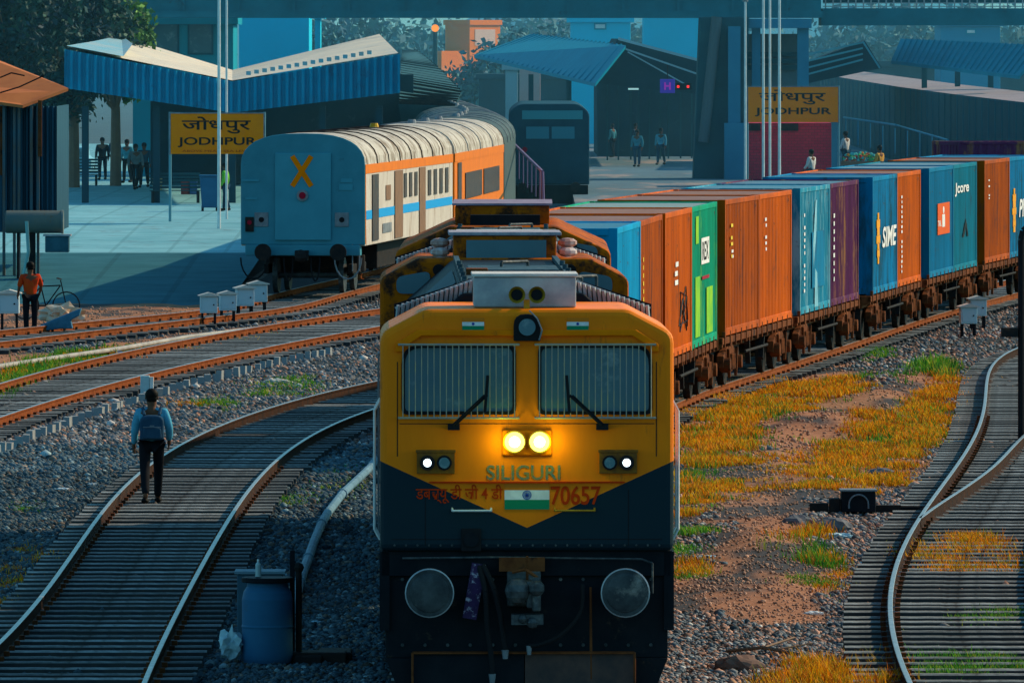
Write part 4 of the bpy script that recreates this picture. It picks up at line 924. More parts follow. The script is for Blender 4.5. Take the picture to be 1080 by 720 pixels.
def person(loc, rz, hgt, shirt, trousers, label, stride=0.0, arms=(0,0), group=None, near=False, sleeve=True, lean=0, long_shirt=False):
    t = empty('person', loc, rz, label, 'person', group); k = hgt/1.72; t.scale = (k*1.13,k*1.05,k)
    st = stride
    J = {'pel':(0,0,.96),'sp':(0,.0,1.12),'ch':(0,.005+lean*.1,1.32),'nk':(0,lean*.16,1.47),'hd0':(0,.015+lean*.18,1.54),'hd1':(0,.02+lean*.19,1.64)}
    for s,n in ((-1,'l'),(1,'r')):
        f = st*s; J['hp'+n] = (s*.09,0,.90); J['kn'+n] = (s*.095,f*.22+abs(st)*.06,.50+(.02 if f<0 else 0)); J['an'+n] = (s*.085,f*.42-(.10 if f<0 else 0),.09+(.09*abs(st) if f<0 else 0)); J['to'+n] = (s*.10,f*.42+.15-(.10 if f<0 else 0),.035+(.02 if f<0 else 0))
        a = arms[0] if s < 0 else arms[1]; J['sh'+n] = (s*.175,lean*.1,1.40); J['el'+n] = (s*(.225+.05*abs(a)),-.02+a*.10-f*.08,1.13+abs(a)*.03); J['wr'+n] = (s*.235,.05+a*.28-f*.13,.90+abs(a)*.22); J['ha'+n] = (s*.235,.075+a*.33-f*.14,.83+abs(a)*.26)
    def chain(keys, edges, rad, name, m, par, root=0): return skin_mesh(name, [J[q] for q in keys], [(keys.index(a), keys.index(b)) for a,b in edges], rad, m, par, root)
    keys = ['pel','sp','ch','nk','hd0','hd1']; ed = [('pel','sp'),('sp','ch'),('ch','nk'),('nk','hd0'),('hd0','hd1')]; rad = [(.13,.095),(.12,.085),(.15,.095),(.052,.052),(.078,.088),(.072,.088)]
    for n in 'lr':
        keys += ['hp'+n,'kn'+n,'an'+n,'to'+n,'sh'+n,'el'+n,'wr'+n,'ha'+n]; rad += [.075,.050,.036,(.038,.026),.052,.038,.026,(.024,.034)]
        ed += [('pel','hp'+n),('hp'+n,'kn'+n),('kn'+n,'an'+n),('an'+n,'to'+n),('ch','sh'+n),('sh'+n,'el'+n),('el'+n,'wr'+n),('wr'+n,'ha'+n)]
    body = chain(keys, ed, rad, 'body', SKIN, t)
    # face, ears and fingers joined into the body mesh
    x = MB(); hc = J['hd1']
    x.ball((hc[0],hc[1]+.088,hc[2]-.035),.018,8,0,(.8,1.2,1.4))
    for s in (-1,1): x.ball((s*.082,hc[1],hc[2]-.03),.022,8,0,(.4,.8,1.4)); x.ball((s*.03,hc[1]+.082,hc[2]-.005),.009,6)
    x.bar((-.025,hc[1]+.084,hc[2]-.075),(.025,hc[1]+.084,hc[2]-.075),.01,.008)
    for n,s in (('l',-1),('r',1)):
        h = Vector(J['ha'+n]); w_ = Vector(J['wr'+n]); d = (h-w_).normalized()
        for q in range(4): p = h+Vector((0,(q-1.5)*.019,0)); L = (.062,.075,.078,.066)[q]; e = p+d*L*.6+Vector((-s*.004,0,0)); x.cyl(p,e,.0095,.0085,6); x.cyl(e,e+d*L*.5+Vector((-s*.014,0,0)),.0085,.006,6)
        p = h+Vector((0,.03,.02)); x.cyl(p,p+d*.05+Vector((-s*.012,.03,0)),.011,.008,6)
    bm = bmesh.new(); bm.from_mesh(body.data); tmp = bpy.data.meshes.new('t'); tmp.from_pydata(x.v,[],x.f); bm.from_mesh(tmp); bm.to_mesh(body.data); bm.free()
    hr = MB(); hr.ball((hc[0],hc[1]-.012,hc[2]+.022),.098,14,0,(.92,1.02,.98)); hr.ball((hc[0],hc[1]-.035,hc[2]-.035),.080,12,0,(.98,.8,1.0)); hr.build('hair', HAIR, t, smooth=True)
    kk = ['sp','pel','ch','nk','shl','ell','shr','elr']; J['nk'] = (J['nk'][0],J['nk'][1],1.435)
    J['pel'] = (0,0,.88 if long_shirt else .91)
    rr = [(.145,.11),(.150,.12),(.168,.118),(.070,.066),.072,.060,.072,.060]; ee = [('pel','sp'),('sp','ch'),('ch','nk'),('ch','shl'),('shl','ell'),('ch','shr'),('shr','elr')]
    if sleeve: kk += ['wrl','wrr']; rr += [.042,.042]; ee += [('ell','wrl'),('elr','wrr')]
    chain(kk, ee, rr, 'shirt', shirt, t)
    J['pel'] = (0,0,.96)
    chain(['pel','hpl','knl','anl','hpr','knr','anr'], [('pel','hpl'),('hpl','knl'),('knl','anl'),('pel','hpr'),('hpr','knr'),('knr','anr')], [(.145,.115),.098,.072,.056,.098,.072,.056], 'trousers', trousers, t)
    sh = MB()
    for n in 'lr':
        a = Vector(J['an'+n]); b = Vector(J['to'+n]); sh.ball(((a.x+b.x)/2,(a.y+b.y)/2+.02,min(a.z,b.z)+.015),.15,10,0,(.36,1,.36))
    sh.build('shoes', HAIR, t, smooth=True)
    return t
def cl(n, a, b=None): return mat(n, a, b or tuple(q*.7 for q in a), 5, .85)
BLK = cl('black_cloth', (.012,.013,.017)); LBL = cl('light_blue_cloth', (.10,.40,.56)); ORC = cl('orange_red_cloth', (.60,.025,.01), (.50,.07,.01)); DBL = cl('dark_blue_cloth',(.02,.07,.12)); WHC = cl('pale_cloth',(.6,.62,.6)); TEA = cl('teal_cloth',(.05,.25,.32)); OCH = cl('ochre_cloth',(.6,.33,.06)); GRC = cl('grey_cloth',(.15,.2,.22))
x,y = W(160,531,-.17)
p1 = person((x,y,-.175), .05, 1.66, LBL, BLK, 'man in light blue shirt with a dark backpack, walking away between the rails', stride=.75, arms=(0,.25))
BP = mat('backpack_fabric', (.02,.055,.10), (.03,.08,.13), 8, .8)
bp = MB(); bp.prism(rounded([(-.16,.98),(.16,.98),(.165,1.36),(-.165,1.36)],[.05,.05,.12,.12]), -.30, -.115); b = bp.build('backpack', BP, p1, bevel=.04, seg=3)
tag(b); q = MB(); q.prism(rounded([(-.13,1.0),(.13,1.0),(.12,1.17),(-.12,1.17)],.04), -.35, -.29); q.build('pocket', BP, b, bevel=.02)
q = MB(); q.tube([(-.12,-.352,1.18),(.12,-.352,1.18)],.008); q.box(-.03,.03,-.356,-.345,1.19,1.21); q.build('zip', M['grey'], b)
q = MB()
for s in (-1,1): q.tube([(s*.10,-.18,1.36),(s*.12,-.06,1.46),(s*.12,.10,1.42),(s*.13,.125,1.2),(s*.14,.0,1.02),(s*.14,-.15,1.0)],.022,6)
q.build('strap', BP, b)
x,y = W(32,353,-.2)
person((x,y,-.20), .3, 1.66, ORC, BLK, 'man in orange red shirt and dark trousers standing at the far left', arms=(.3,.4), sleeve=False)
# ================================================================ TRACKSIDE THINGS
def relay_box(wd=.40, hg=.40, leg=.36):
    t = empty('signal_box'); w2 = wd/2
    MB().box(-w2,w2,-w2*.8,w2*.8,leg,leg+hg).build('cabinet', mat('white_cabinet',(.50,.62,.66),(.38,.50,.55),4,.6,c3=(.28,.2,.14),s3=5,t3=.66), t, bevel=.012)
    m = MB(); m.prism([(-w2-.05,leg+hg),(w2+.05,leg+hg),(w2+.05,leg+hg+.02),(0,leg+hg+.09),(-w2-.05,leg+hg+.02)], -w2*.8-.06, w2*.8+.06); m.v = [(v[0],v[1],v[2]+.002) for v in m.v]; m.build('lid', mat('cabinet_lid',(.62,.60,.54),(.45,.42,.38),5,.6), t)
    for sx in (-1,1):
        for sy in (-1,1): MB().box(sx*(w2-.05)-.022,sx*(w2-.05)+.022,sy*(w2*.8-.05)-.022,sy*(w2*.8-.05)+.022,-.05,leg).build('leg', M['black'], t)
    d = MB().box(-w2+.04,w2-.04,-w2*.8-.012,-w2*.8-.001,leg+.04,leg+hg-.04).build('door', mat('cabinet_door',(.42,.55,.60),None,1,.6), t); MB().ball((w2-.09,-w2*.8-.02,leg+hg*.5),.02,8).build('handle', M['black'], d)
    return t
rb = relay_box(); first = True
for (x,yb,sc,rz,lb) in ((220,346,1.0,.1,'white signal box on four legs, leftmost of the cluster of four by the rusty track'),(240,343,.98,.15,'second white signal box from the left in the cluster of four'),(258,339,1.05,.2,'third signal box of the cluster of four, a little farther back'),(272,335,1.08,.15,'rightmost signal box of the cluster of four, nearest the coach'),(10,349,1.15,.0,'pale signal box at the left picture edge beside the standing man'),(1021,357,.95,.1,'front one of the two small signal boxes on the gravel by the container wagons'),(1031,349,.98,.1,'rear one of the two small signal boxes by the container wagons')):
    X,Y = W(x,yb,-.25); o = rb if first else copy_tree(rb); first = False
    o.location = (X,Y,-.25); o.rotation_euler = (0,0,rz); o.scale = (sc,)*3; tag(o, lb, 'signal box', 'small signal boxes on legs')
# row of upright blocks beside track B
blk = MB().box(-.055,.055,-.12,.12,-.35,-.06).build('concrete_block', mat('block_concrete',(.30,.33,.34),(.22,.25,.26),6,.9,objc=False)); bme = blk.data; bpy.data.objects.remove(blk)
n = 0; yy = 150.0
while yy < 207:
    px_y = yy; X = B_R(yy)+1.05
    o = bpy.data.objects.new('concrete_block', bme); COL.objects.link(o); o.location = (X+random.uniform(-.03,.03), yy, random.uniform(-.03,.02)); o.rotation_euler = (random.uniform(-.05,.05),random.uniform(-.05,.05),random.uniform(-.2,.2))
    tag(o, 'small upright concrete block in the long row beside the rusty left track', 'concrete block', 'row of upright blocks beside the track'); yy += 1.0; n += 1
# white pipe line
m = MB(); pts = []
for x,yy in ((-20,387),(0,385),(60,376),(130,366),(200,354),(250,348),(310,341)): X,Y = W(x,yy,-.1); pts.append((X,Y,-.12))
m.tube(pts,.05,8); tag(m.build('pipe', mat('white_pipe',(.42,.40,.36),(.26,.26,.25),2,.6,c3=(.3,.22,.15),s3=2,t3=.62)), 'long white pipe lying between the two rusty tracks at left', 'pipe')
# grey-blue pipe by the loco
m = MB(); pts = []
for x,yy in ((396,484),(390,492),(361,519),(345,540),(339,551),(331,570),(325,587),(316,612),(309,640)): X,Y = W(x,yy,-.12); pts.append((X,Y,-.14))
pm = mat('blue_grey_pipe',(.14,.25,.32),(.09,.17,.22),2,.6,c3=(.04,.06,.08),s3=3)
g = m.tube(pts,.062,10).build('pipe', pm); tag(g, 'blue grey pipe running on the gravel from the drum along the locomotive', 'pipe')
for i in (2,4,6,7): p = Vector(pts[i]); d = (Vector(pts[i])-Vector(pts[i-1])).normalized(); MB().cyl(p-d*.08,p+d*.08,.080,n=10).build('pipe_joint', pm, g)
# drum group
dx, dy = W(282,703,-.27)
t = empty('plastic_drum', (dx,dy,-.24), label='blue plastic drum with a dark lid standing between the tracks, left of the locomotive', cat='drum')
DM = mat('blue_plastic', (.03,.13,.24), (.025,.11,.21), 2, .45, c3=(.05,.10,.14), s3=3, t3=.64)
m = MB(); prof = [(.26,.02),(.275,.06),(.28,.10),(.28,.40),(.287,.42),(.28,.44),(.28,.72),(.262,.80),(.225,.86),(.225,.92)]; n = 32
for (r0,z0),(r1,z1) in zip(prof[:-1],prof[1:]): m.add([(r0*math.cos(2*PI*k/n),r0*math.sin(2*PI*k/n),z0) for k in range(n)]+[(r1*math.cos(2*PI*k/n),r1*math.sin(2*PI*k/n),z1) for k in range(n)],[(k,(k+1)%n,n+(k+1)%n,n+k) for k in range(n)])
m.build('body', DM, t, smooth=True, fix=False); MB().cyl((0,0,.905),(0,0,.96),.285,n=32).build('lid', M['black'], t, bevel=.01)
def drop(px, py, Y, h=0): return P(px, py, Y)
t = empty('bottle', (dx-.10,dy,.725), label='small clear bottle standing on the lid of the blue drum', cat='bottle'); MB().cyl((0,0,0),(0,0,.13),.032,n=12).cyl((0,0,.13),(0,0,.16),.03,.013,12).build('body', mat('clear_plastic',(.4,.5,.5),None,1,.2), t); MB().cyl((0,0,.16),(0,0,.19),.014,n=10).build('cap', M['white'], t)
X,Y,Z = P(258,690,dy+.5); m = MB(); m.box(X-.08,X+.42,Y-.1,Y+.35,-.24,.73); c = m.build('equipment_cabinet', mat('dark_blue_cabinet',(.04,.09,.13),(.06,.12,.16),3,.6), bevel=.01); tag(c, 'dark blue grey metal cabinet right behind the blue drum', 'cabinet')
m = MB(); m.box(X-.11,X+.45,Y-.13,Y+.38,.732,.76); m.build('cover_plate', mat('cover_plate',(.16,.25,.30),None,1,.6), c)
t = empty('point_lever', (dx+.27,dy+.25,-.25), label='dark upright switch lever beside the blue drum', cat='lever'); MB().bar((0,0,0),(0,0,1.25),.055,.03).build('lever', M['black'], t); MB().cyl((.07,0,0),(.07,0,1.05),.035,n=10).ball((.07,0,1.06),.06,8).build('rod', M['iron'], t); MB().box(-.3,.6,-.25,.2,.0,.14).build('base', M['iron'], t, bevel=.02)
m = MB(); m.box(dx+.55,dx+.92,dy+.2,dy+1.0,-.26,-.12); m.box(dx+.3,dx+.6,dy-.1,dy+.3,-.26,-.14); tag(m.build('steel_plate', M['iron'], bevel=.02), 'low dark steel box lying on the gravel right of the drum', 'steel box')
# white plastic bag
def blob(name, c, r, sq, m_, label, cat, seed=1, amp=.35):
    bm = bmesh.new(); bmesh.ops.create_icosphere(bm, subdivisions=3, radius=1); rr = random.Random(seed); ph = [rr.uniform(0,6) for _ in range(6)]
    for v in bm.verts:
        d = 1+amp*(math.sin(v.co.x*5+ph[0])*math.sin(v.co.y*6+ph[1])+.6*math.sin(v.co.z*9+ph[2])*math.sin(v.co.x*11+ph[3]))+rr.uniform(-.04,.04); v.co = Vector((v.co.x*d*r*sq[0], v.co.y*d*r*sq[1], v.co.z*d*r*sq[2]))
    me = bpy.data.meshes.new(name); bm.to_mesh(me); bm.free(); me.materials.append(m_); o = bpy.data.objects.new(name, me); COL.objects.link(o); o.location = c; return tag(o, label, cat)
BAG = mat('white_plastic', (.45,.60,.64), (.30,.45,.50), 6, .35)
blob('plastic_bag', (dx-.40,dy-.05,-.02), .14, (.9,.9,1.1), BAG, 'crumpled white plastic bag leaning on the left side of the drum', 'plastic bag', 3)
for k,(x,yy,r,mm,lb,cat) in enumerate(((210,297+47,.0,0,'',''),)): pass
X,Y = W(66,340,-.2); blob('sack', (X,Y,.0), .42, (1.1,.7,.55), mat('pale_sack',(.50,.50,.44),(.55,.30,.15),3,.8), 'pale dirty sack lying on the reddish soil near the standing man', 'sack', 5)
X,Y = W(52,352,-.2); m = MB(); m.prism([(-.55,-.10),(-.5,-.02),(.2,.28),(.75,.50),(.7,.32),(.5,.22),(.55,.02),(.25,.02)], -.15,.15); tag(m.build('tarpaulin', mat('blue_tarpaulin',(.06,.20,.32),(.04,.14,.22),4,.6), bevel=.03, loc=(X,Y,-.1)), 'crumpled blue tarpaulin strip beside the sack', 'tarpaulin')
X,Y = W(44,338,-.2); t = empty('bicycle', (X,Y+2,-.22), label='dark bicycle standing behind the man in the orange shirt', cat='bicycle')
for dxx in (-.5,.5): MB().tube([(dxx+.33*math.cos(a),0,.33+.33*math.sin(a)) for a in np.linspace(0,2*PI,21)],.018,6).build('wheel', M['rubber'], t)
MB().tube([(-.5,0,.33),(-.12,0,.80),(.36,0,.82),(.0,0,.32),(-.5,0,.33)],.018).tube([(-.12,0,.80),(0,0,.32)],.018).tube([(.36,0,.95),(.5,0,.33)],.016).build('frame', M['black'], t); MB().box(-.27,-.05,-.06,.06,.90,.96).build('saddle', M['rubber'], t, bevel=.02); MB().tube([(.28,-.25,1.0),(.38,0,.97),(.28,.25,1.0)],.014).build('handlebar', M['black'], t)
# white stub post behind the walking man
X,Y = W(153,420,-.25); t = empty('marker_post', (X,Y,-.26), label='short white post standing just beyond the walking man', cat='post'); MB().box(-.09,.09,-.07,.07,0,.45).build('post', mat('pale_post',(.45,.60,.62),(.3,.42,.46),3,.7), t, bevel=.02); MB().box(.095,.16,-.06,.06,0,.42).build('plate', M['white'], t)
# point machine and rocks on the right
X,Y = W(905,541,-.22); t = empty('point_machine', (X,Y,-.2), label='dark square switch machine with an arched handle beside the curved track', cat='switch machine')
MB().box(-.25,.25,-.2,.25,.0,.30).build('case', M['black'], t, bevel=.02); MB().box(-.27,.27,-.22,.27,.302,.33).build('lid', mat('machine_lid',(.15,.18,.2),None,1,.6), t, bevel=.005); MB().tube([(-.14,-.22,.06)]+[(-.14*math.cos(a),-.22,.12+.14*math.sin(a)) for a in np.linspace(0,PI,11)]+[(.14,-.22,.06)],.013,6).build('handle', M['grey'], t); MB().box(-.42,-.26,-.15,.15,.0,.2).build('motor', M['iron'], t, bevel=.02); MB().box(-.70,-.43,-.12,.12,.0,.13).build('rod_cover', M['iron'], t, bevel=.01); m = MB(); m.box(.26,.62,-.1,.1,.0,.10); m.cyl((.5,0,.06),(1.3,.2,.04),.035); m.build('drive_rod', M['iron'], t)
RK = mat('grey_rock', (.10,.12,.14), (.16,.16,.17), 5, .9, bump=.5)
for (x,yy,r,sq,lb,sd) in ((841,557,.26,(1.0,.8,.60),'rounded grey boulder left of its neighbour, below the switch machine',4),(877,558,.28,(1.0,.8,.50),'flatter grey boulder touching the other one, nearest the switch machine',9),(780,705,.22,(1.2,.9,.55),'brownish loose rock on the gravel near the bottom right of the locomotive',12),(930,500,.14,(1.4,.8,.5),'small grey rock lying in the grass near the curved track',15)):
    X,Y = W(x,yy,-.22); blob('rock', (X,Y,-.19), r, sq, RK if sd != 12 else mat('brown_rock',(.22,.12,.09),(.15,.1,.08),5,.9), lb, 'rock', sd, .12)
LT = [((288+560)/1+0,575,'pale blue plastic scrap on the gravel below the boulders',(.45,.65,.7)),(858,565,'',0)]
for (x,yy,c,lb,sz) in ((885,566,(.45,.62,.68),'pale blue plastic strip below the boulders',.22),(858,647,(.7,.75,.75),'white paper scrap on the right gravel',.12),(130,484-0,(.0,.0,.0),'',0),(770,488,(.6,.6,.55),'small pale scrap in the orange grass',.10),(745,588,(.45,.6,.65),'pale scrap beside the green weeds by the locomotive',.14),(966,512,(.6,.62,.62),'white crumpled paper beside the curved track',.12),(343,376,(.6,.05,.28),'pink rag lying on the far left gravel',.0),(114,372,(.65,.03,.25),'pink rag between the two rusty tracks',.22),(124,372,(.05,.22,.5),'blue rag beside the pink one',.14),(314,402,(.3,.45,.1),'yellow green bottle lying on the gravel near the track',.16),(292,403,(.45,.47,.42),'pale flattened carton near the yellow green bottle',.30),(66,516,(.6,.65,.66),'white paper scrap on the dark left gravel',.10),(97,511,(.5,.55,.56),'second white paper scrap on the left gravel, nearer the track',.08),(333,656,(.4,.6,.7),'light blue scrap on the gravel between the drum and the locomotive',.06)):
    if sz == 0 or not lb: continue
    X,Y = W(x,yy,-.2); blob('litter', (X,Y,-.19), sz*.7, (1.2,.7,.28), mat('litter_plastic',c,None,1,.6), lb, 'litter', int(x), .3)
# twigs
X,Y = W(815,690,-.2); m = MB(); m.tube([(-.5,.6,.0),(-.1,0,.08),(.3,-.3,.02)],.02,5); m.tube([(-.1,0,.08),(.25,.5,.16)],.014,5); m.tube([(.0,-.1,.06),(.45,.1,.12)],.01,5); tag(m.build('branch', M['brown'], loc=(X,Y,-.2)), 'bare forked branch on the gravel at the bottom right', 'branch')
# black signal post at right edge
X,Y = W(1077,466,-.2); t = empty('signal_post', (X,Y,-.22), label='tall black post with a rounded top at the right picture edge', cat='post')
m = MB(); m.tube([(.0,0,0),(.0,0,3.45),(.03,0,3.60),(.12,0,3.68),(.6,0,3.70)],.055,10); m.build('pole', M['rubber'], t); MB().box(-.34,-.06,-.1,.1,1.80,1.96).build('bracket', M['iron'], t, bevel=.01)
# ================================================================ LEFT: shed, ramp, platform, canopy
pv = MB(); 
def slab(m, pts, h, t_=.3): pass
# ramp from ground up to platform: pale upper part, lower part darkened in colour for its shadow
rm = MB(); xl, xr = -22.0, -6.9
rm.add([(xl,246,-.29),(-7.4,246,-.29),(-7.2,275,.42),(xl,275,.42)],[(0,1,2,3)]); r1 = rm.build('ramp', M['ramp_shade']); tag(r1, kind='structure')
rm = MB(); rm.add([(xl,275,.42),(-7.2,275,.42),(-7.0,300,.84),(-3.9-1.6,318,.84),(-4.4,330,.84),(-4.4,420,.84),(-4.8,520,.84),(-40,520,.84),(-40,300,.84),(xl,300,.84)],[(0,1,2,3,4,5,6,7,8,9)]); r2 = rm.build('platform_surface', M['paving'])
def joints(m, sc_):
    n = m.node_tree.nodes; l = m.node_tree.links; b = n['Principled BSDF']; src = b.inputs['Base Color'].links[0].from_socket; br = n.new('ShaderNodeTexBrick'); tc = n.new('ShaderNodeTexCoord'); l.new(tc.outputs['Object'], br.inputs[0]); br.inputs['Scale'].default_value = sc_; br.offset = 0; br.inputs['Mortar Size'].default_value = .018
    br.inputs['Color1'].default_value = (1,1,1,1); br.inputs['Color2'].default_value = (.86,.88,.9,1); br.inputs['Mortar'].default_value = (.72,.75,.76,1); mx = n.new('ShaderNodeMix'); mx.data_type = 'RGBA'; mx.blend_type = 'MULTIPLY'; mx.inputs[0].default_value = 1; l.new(src, mx.inputs[6]); l.new(br.outputs[0], mx.inputs[7]); l.new(mx.outputs[2], b.inputs['Base Color'])
joints(M['paving'], .3); joints(M['ramp_shade'], .22); tag(r2, kind='structure')
MB().prism([(-7.4,246),(-7.2,275),(-7.0,300),(-5.5,318),(-4.4,330),(-4.5,330.4),(-7.3,300.2),(-7.5,275),(-7.7,246)],-.5,-.28,'z').build('platform_edge', M['concrete'])
bpy.data.objects['platform_edge']['kind'] = 'structure'
# shed at left
YS = 262; s = F/YS
def box_px(m, x0, x1, y0, y1, Y, depth, mi=0):
    a = P(x0, y1, Y); b = P(x1, y0, Y); m.box(a[0], b[0], Y, Y+depth, a[2], b[2], mi); return m
t = empty('trackside_shed', (P(30,300,YS)[0], YS, 0), label='tall shed at the left edge with an orange roof and dark blue corrugated walls', cat='shed')
lx = t.location.x
def shl(o): o.location = (-lx, -YS, 0); return o
m = MB(); x0, zb = P(-60,0,YS)[0], P(0,222,YS)[2]; x1 = P(60,0,YS)[0]; zt = P(0,112,YS)[2]
n = 22; pts = []
for k in range(n): a = x0+(x1-x0)*k/n; q = (x1-x0)/n; pts += [(a,YS),(a+.35*q,YS),(a+.5*q,YS+.12),(a+.85*q,YS+.12)]
pts.append((x1,YS)); v = [(p[0],p[1],zb-.6) for p in pts]+[(p[0],p[1],zt) for p in pts]; k = len(pts); m.add(v,[(i,i+1,k+i+1,k+i) for i in range(k-1)])
m.quad((x1,YS,zb-.6),(x1,YS+7,zb-.6),(x1,YS+7,zt),(x1,YS,zt)); shl(m.build('wall', mat('blue_corrugated_wall',(.035,.11,.16),(.02,.07,.11),2,.6,c3=(.20,.10,.06),s3=1.2,t3=.68,stretch=(3,3,.2)), t, fix=False))
m = MB(); n = 26; rows = []
for (xa,ya,yd) in ((0,0,0),): pass
A0 = P(-70,98,YS-.6); A1 = P(24,111,YS-.6); A2 = P(72,93,YS+.5); B0 = P(-70,40,YS+7); B2 = P(0,64,YS+7)
m.add([A0,A1,A2,B2,B0,(A0[0],A0[1],A0[2]-.08),(A1[0],A1[1],A1[2]-.08),(A2[0],A2[1],A2[2]-.08),(B2[0],B2[1],B2[2]-.08),(B0[0],B0[1],B0[2]-.08)],[(0,1,2,3,4),(9,8,7,6,5),(0,5,6,1),(1,6,7,2),(2,7,8,3)])
shl(m.build('roof', mat('orange_rust_roof',(.52,.17,.06),(.42,.13,.05),1.2,.8,c3=(.26,.12,.07),s3=2), t))
m = MB(); 
for (xa,ya,xb,yb) in ((0,82,12,77),(12,77,26,80),(0,98,20,92),(20,92,46,80)): 
    a = P(xa,ya,YS-.3); b = P(xb,yb,YS-.3); m.cyl(a,b,.02)
shl(m.build('cable', M['rubber'], t)); m = MB()
for x in (4,15,20,33,40): box_px(m, x-1.5, x+1.5, 112, 300, YS-.35, .12)
shl(m.build('column', mat('shed_column',(.06,.12,.15),(.12,.09,.07),2,.7), t, bevel=.01)); 
for q in ((40,44,106,165,YS-.4,.1),(0,4,112,185,YS-.2,.1)): shl(box_px(MB(),*q).build('rust_strip', M['rust'], t))
t = empty('horizontal_tank', P(36,234,YS-2), label='grey green horizontal tank hanging in front of the blue shed', cat='tank'); k = (YS-2)/F; MB().cyl((-30*k,0,0),(30*k,0,0),12*k,n=28).build('body', mat('tank_paint',(.10,.14,.14),(.15,.16,.14),2,.6,c3=(.2,.12,.07),s3=3), t, bevel=.03); MB().cyl((29*k,0,0),(31*k,0,0),12.6*k,n=28).build('end_cap', mat('tank_cap',(.14,.19,.19),None,1,.6), t)
for (x,w_) in ((-17,1.2),(-2,3.5)): MB().box(x*k-w_*k,x*k+w_*k,-.1,.1,P(0,305,YS-2)[2]-t.location.z,-10*k).build('leg', M['iron'], t)
MB().box(12*k,37*k,-.25,.3,-32*k,-15*k).build('box', mat('tank_box',(.05,.14,.19),(.03,.09,.12),3,.6), t, bevel=.02); MB().box(10*k,39*k,-.3,.35,-14.9*k,-13*k).build('box_lid', M['silver'], t)
t2 = MB().tube([(0,0,0),(.25,0,1.2),(.2,0,2.0)],.05).build('drain_pipe', mat('pale_teal_pipe',(.2,.42,.42),None,1,.6)); X,Y = W(20,305,0); t2.location = (X,Y,-.2); tag(t2, 'pale teal drain pipe leaning beside the tank post', 'pipe')
# JODHPUR sign boards
def sign(px0, px1, py0, py1, Y, label, zbase, small, posts=True):
    a = P(px0,py1,Y); b = P(px1,py0,Y); cx = (a[0]+b[0])/2; w2 = (b[0]-a[0])/2; t = empty('station_sign', (cx,Y,zbase), label=label, cat='station sign', group='orange station name signs'); z0, z1 = a[2]-zbase, b[2]-zbase
    bd = MB().box(-w2,w2,0,.06,z0,z1).build('board', mat('sign_orange',(1.0,.24,.0),(.95,.20,.0),1.5,.6), t); h = z1-z0
    text('hindi_lettering','जोधपुर',.5,M['rubber'],t,(-.02*w2,-.006,z0+h*.715),width=w2*1.48,bold=.006,height=h*.42)
    text('lettering','JODHPUR',.5,M['rubber'],t,(0,-.006,z0+h*.29),width=w2*1.70,bold=.009,height=h*.25)
    if small: text('small_lettering','ABOVE MEAN SEA LEVEL',.1,M['redbrown'],t,(0,-.006,z0+h*.075),width=w2*1.5,height=h*.05)
    fr = MB(); fr.box(-w2-.05,-w2,-.02,.08,z0-.03,z1+.03); fr.box(w2,w2+.05,-.02,.08,z0-.03,z1+.03); fr.box(-w2,w2,-.02,.08,z1+.001,z1+.04); fr.build('frame', M['grey'], t)
    for sx in (-1,1): MB().cyl((sx*(w2+.02),.1,0),(sx*(w2+.02),.1,z1+.05),.045,n=10).build('post', mat('pale_blue_post',(.12,.30,.36),None,1,.5), t)
    return t
sign(180,278,120,162.5,300,'orange JODHPUR station sign on two posts beside the parked coach, left of the picture','x' and .84*0+.8,True)
sign(789,884,92,129,368,'orange JODHPUR station sign above the dark red brick wall at right',0,False)
# lamp masts
WHP = mat('white_pole',(.75,.80,.78),(.55,.62,.62),3,.5)
for (x,yb,yt,r,Y,lb) in ((231,245,-60,.055,294,'thick pale mast with a base plate in front of the left station sign'),(239,228,-60,.04,304,'thin pale mast close behind the thick one at the left station sign'),(786,196,2,.05,330,'pale mast with a cap left of the right station sign'),(805,196,-60,.05,318,'left one of the twin pale masts in front of the right station sign'),(812,196,-60,.045,318.5,'right one of the twin pale masts in front of the right station sign'),(822,190,-60,.055,332,'single pale mast right of the twin masts')):
    zb = .6 if x < 300 else -.2; a = P(x,yb,Y); b = P(x,yt,Y); t = empty('lighting_mast', (a[0],Y,zb), label=lb, cat='mast', group='pale lighting masts'); MB().cyl((0,0,0),(0,0,b[2]-zb),r,r*.8,10).build('pole', WHP, t)
    MB().box(-.35,.35,-.35,.35,-.02,.04).build('base_plate', M['iron'], t)
    if x == 786: MB().cyl((0,0,b[2]-zb),(0,0,b[2]-zb+.2),.10,n=10).build('cap', M['grey'], t)
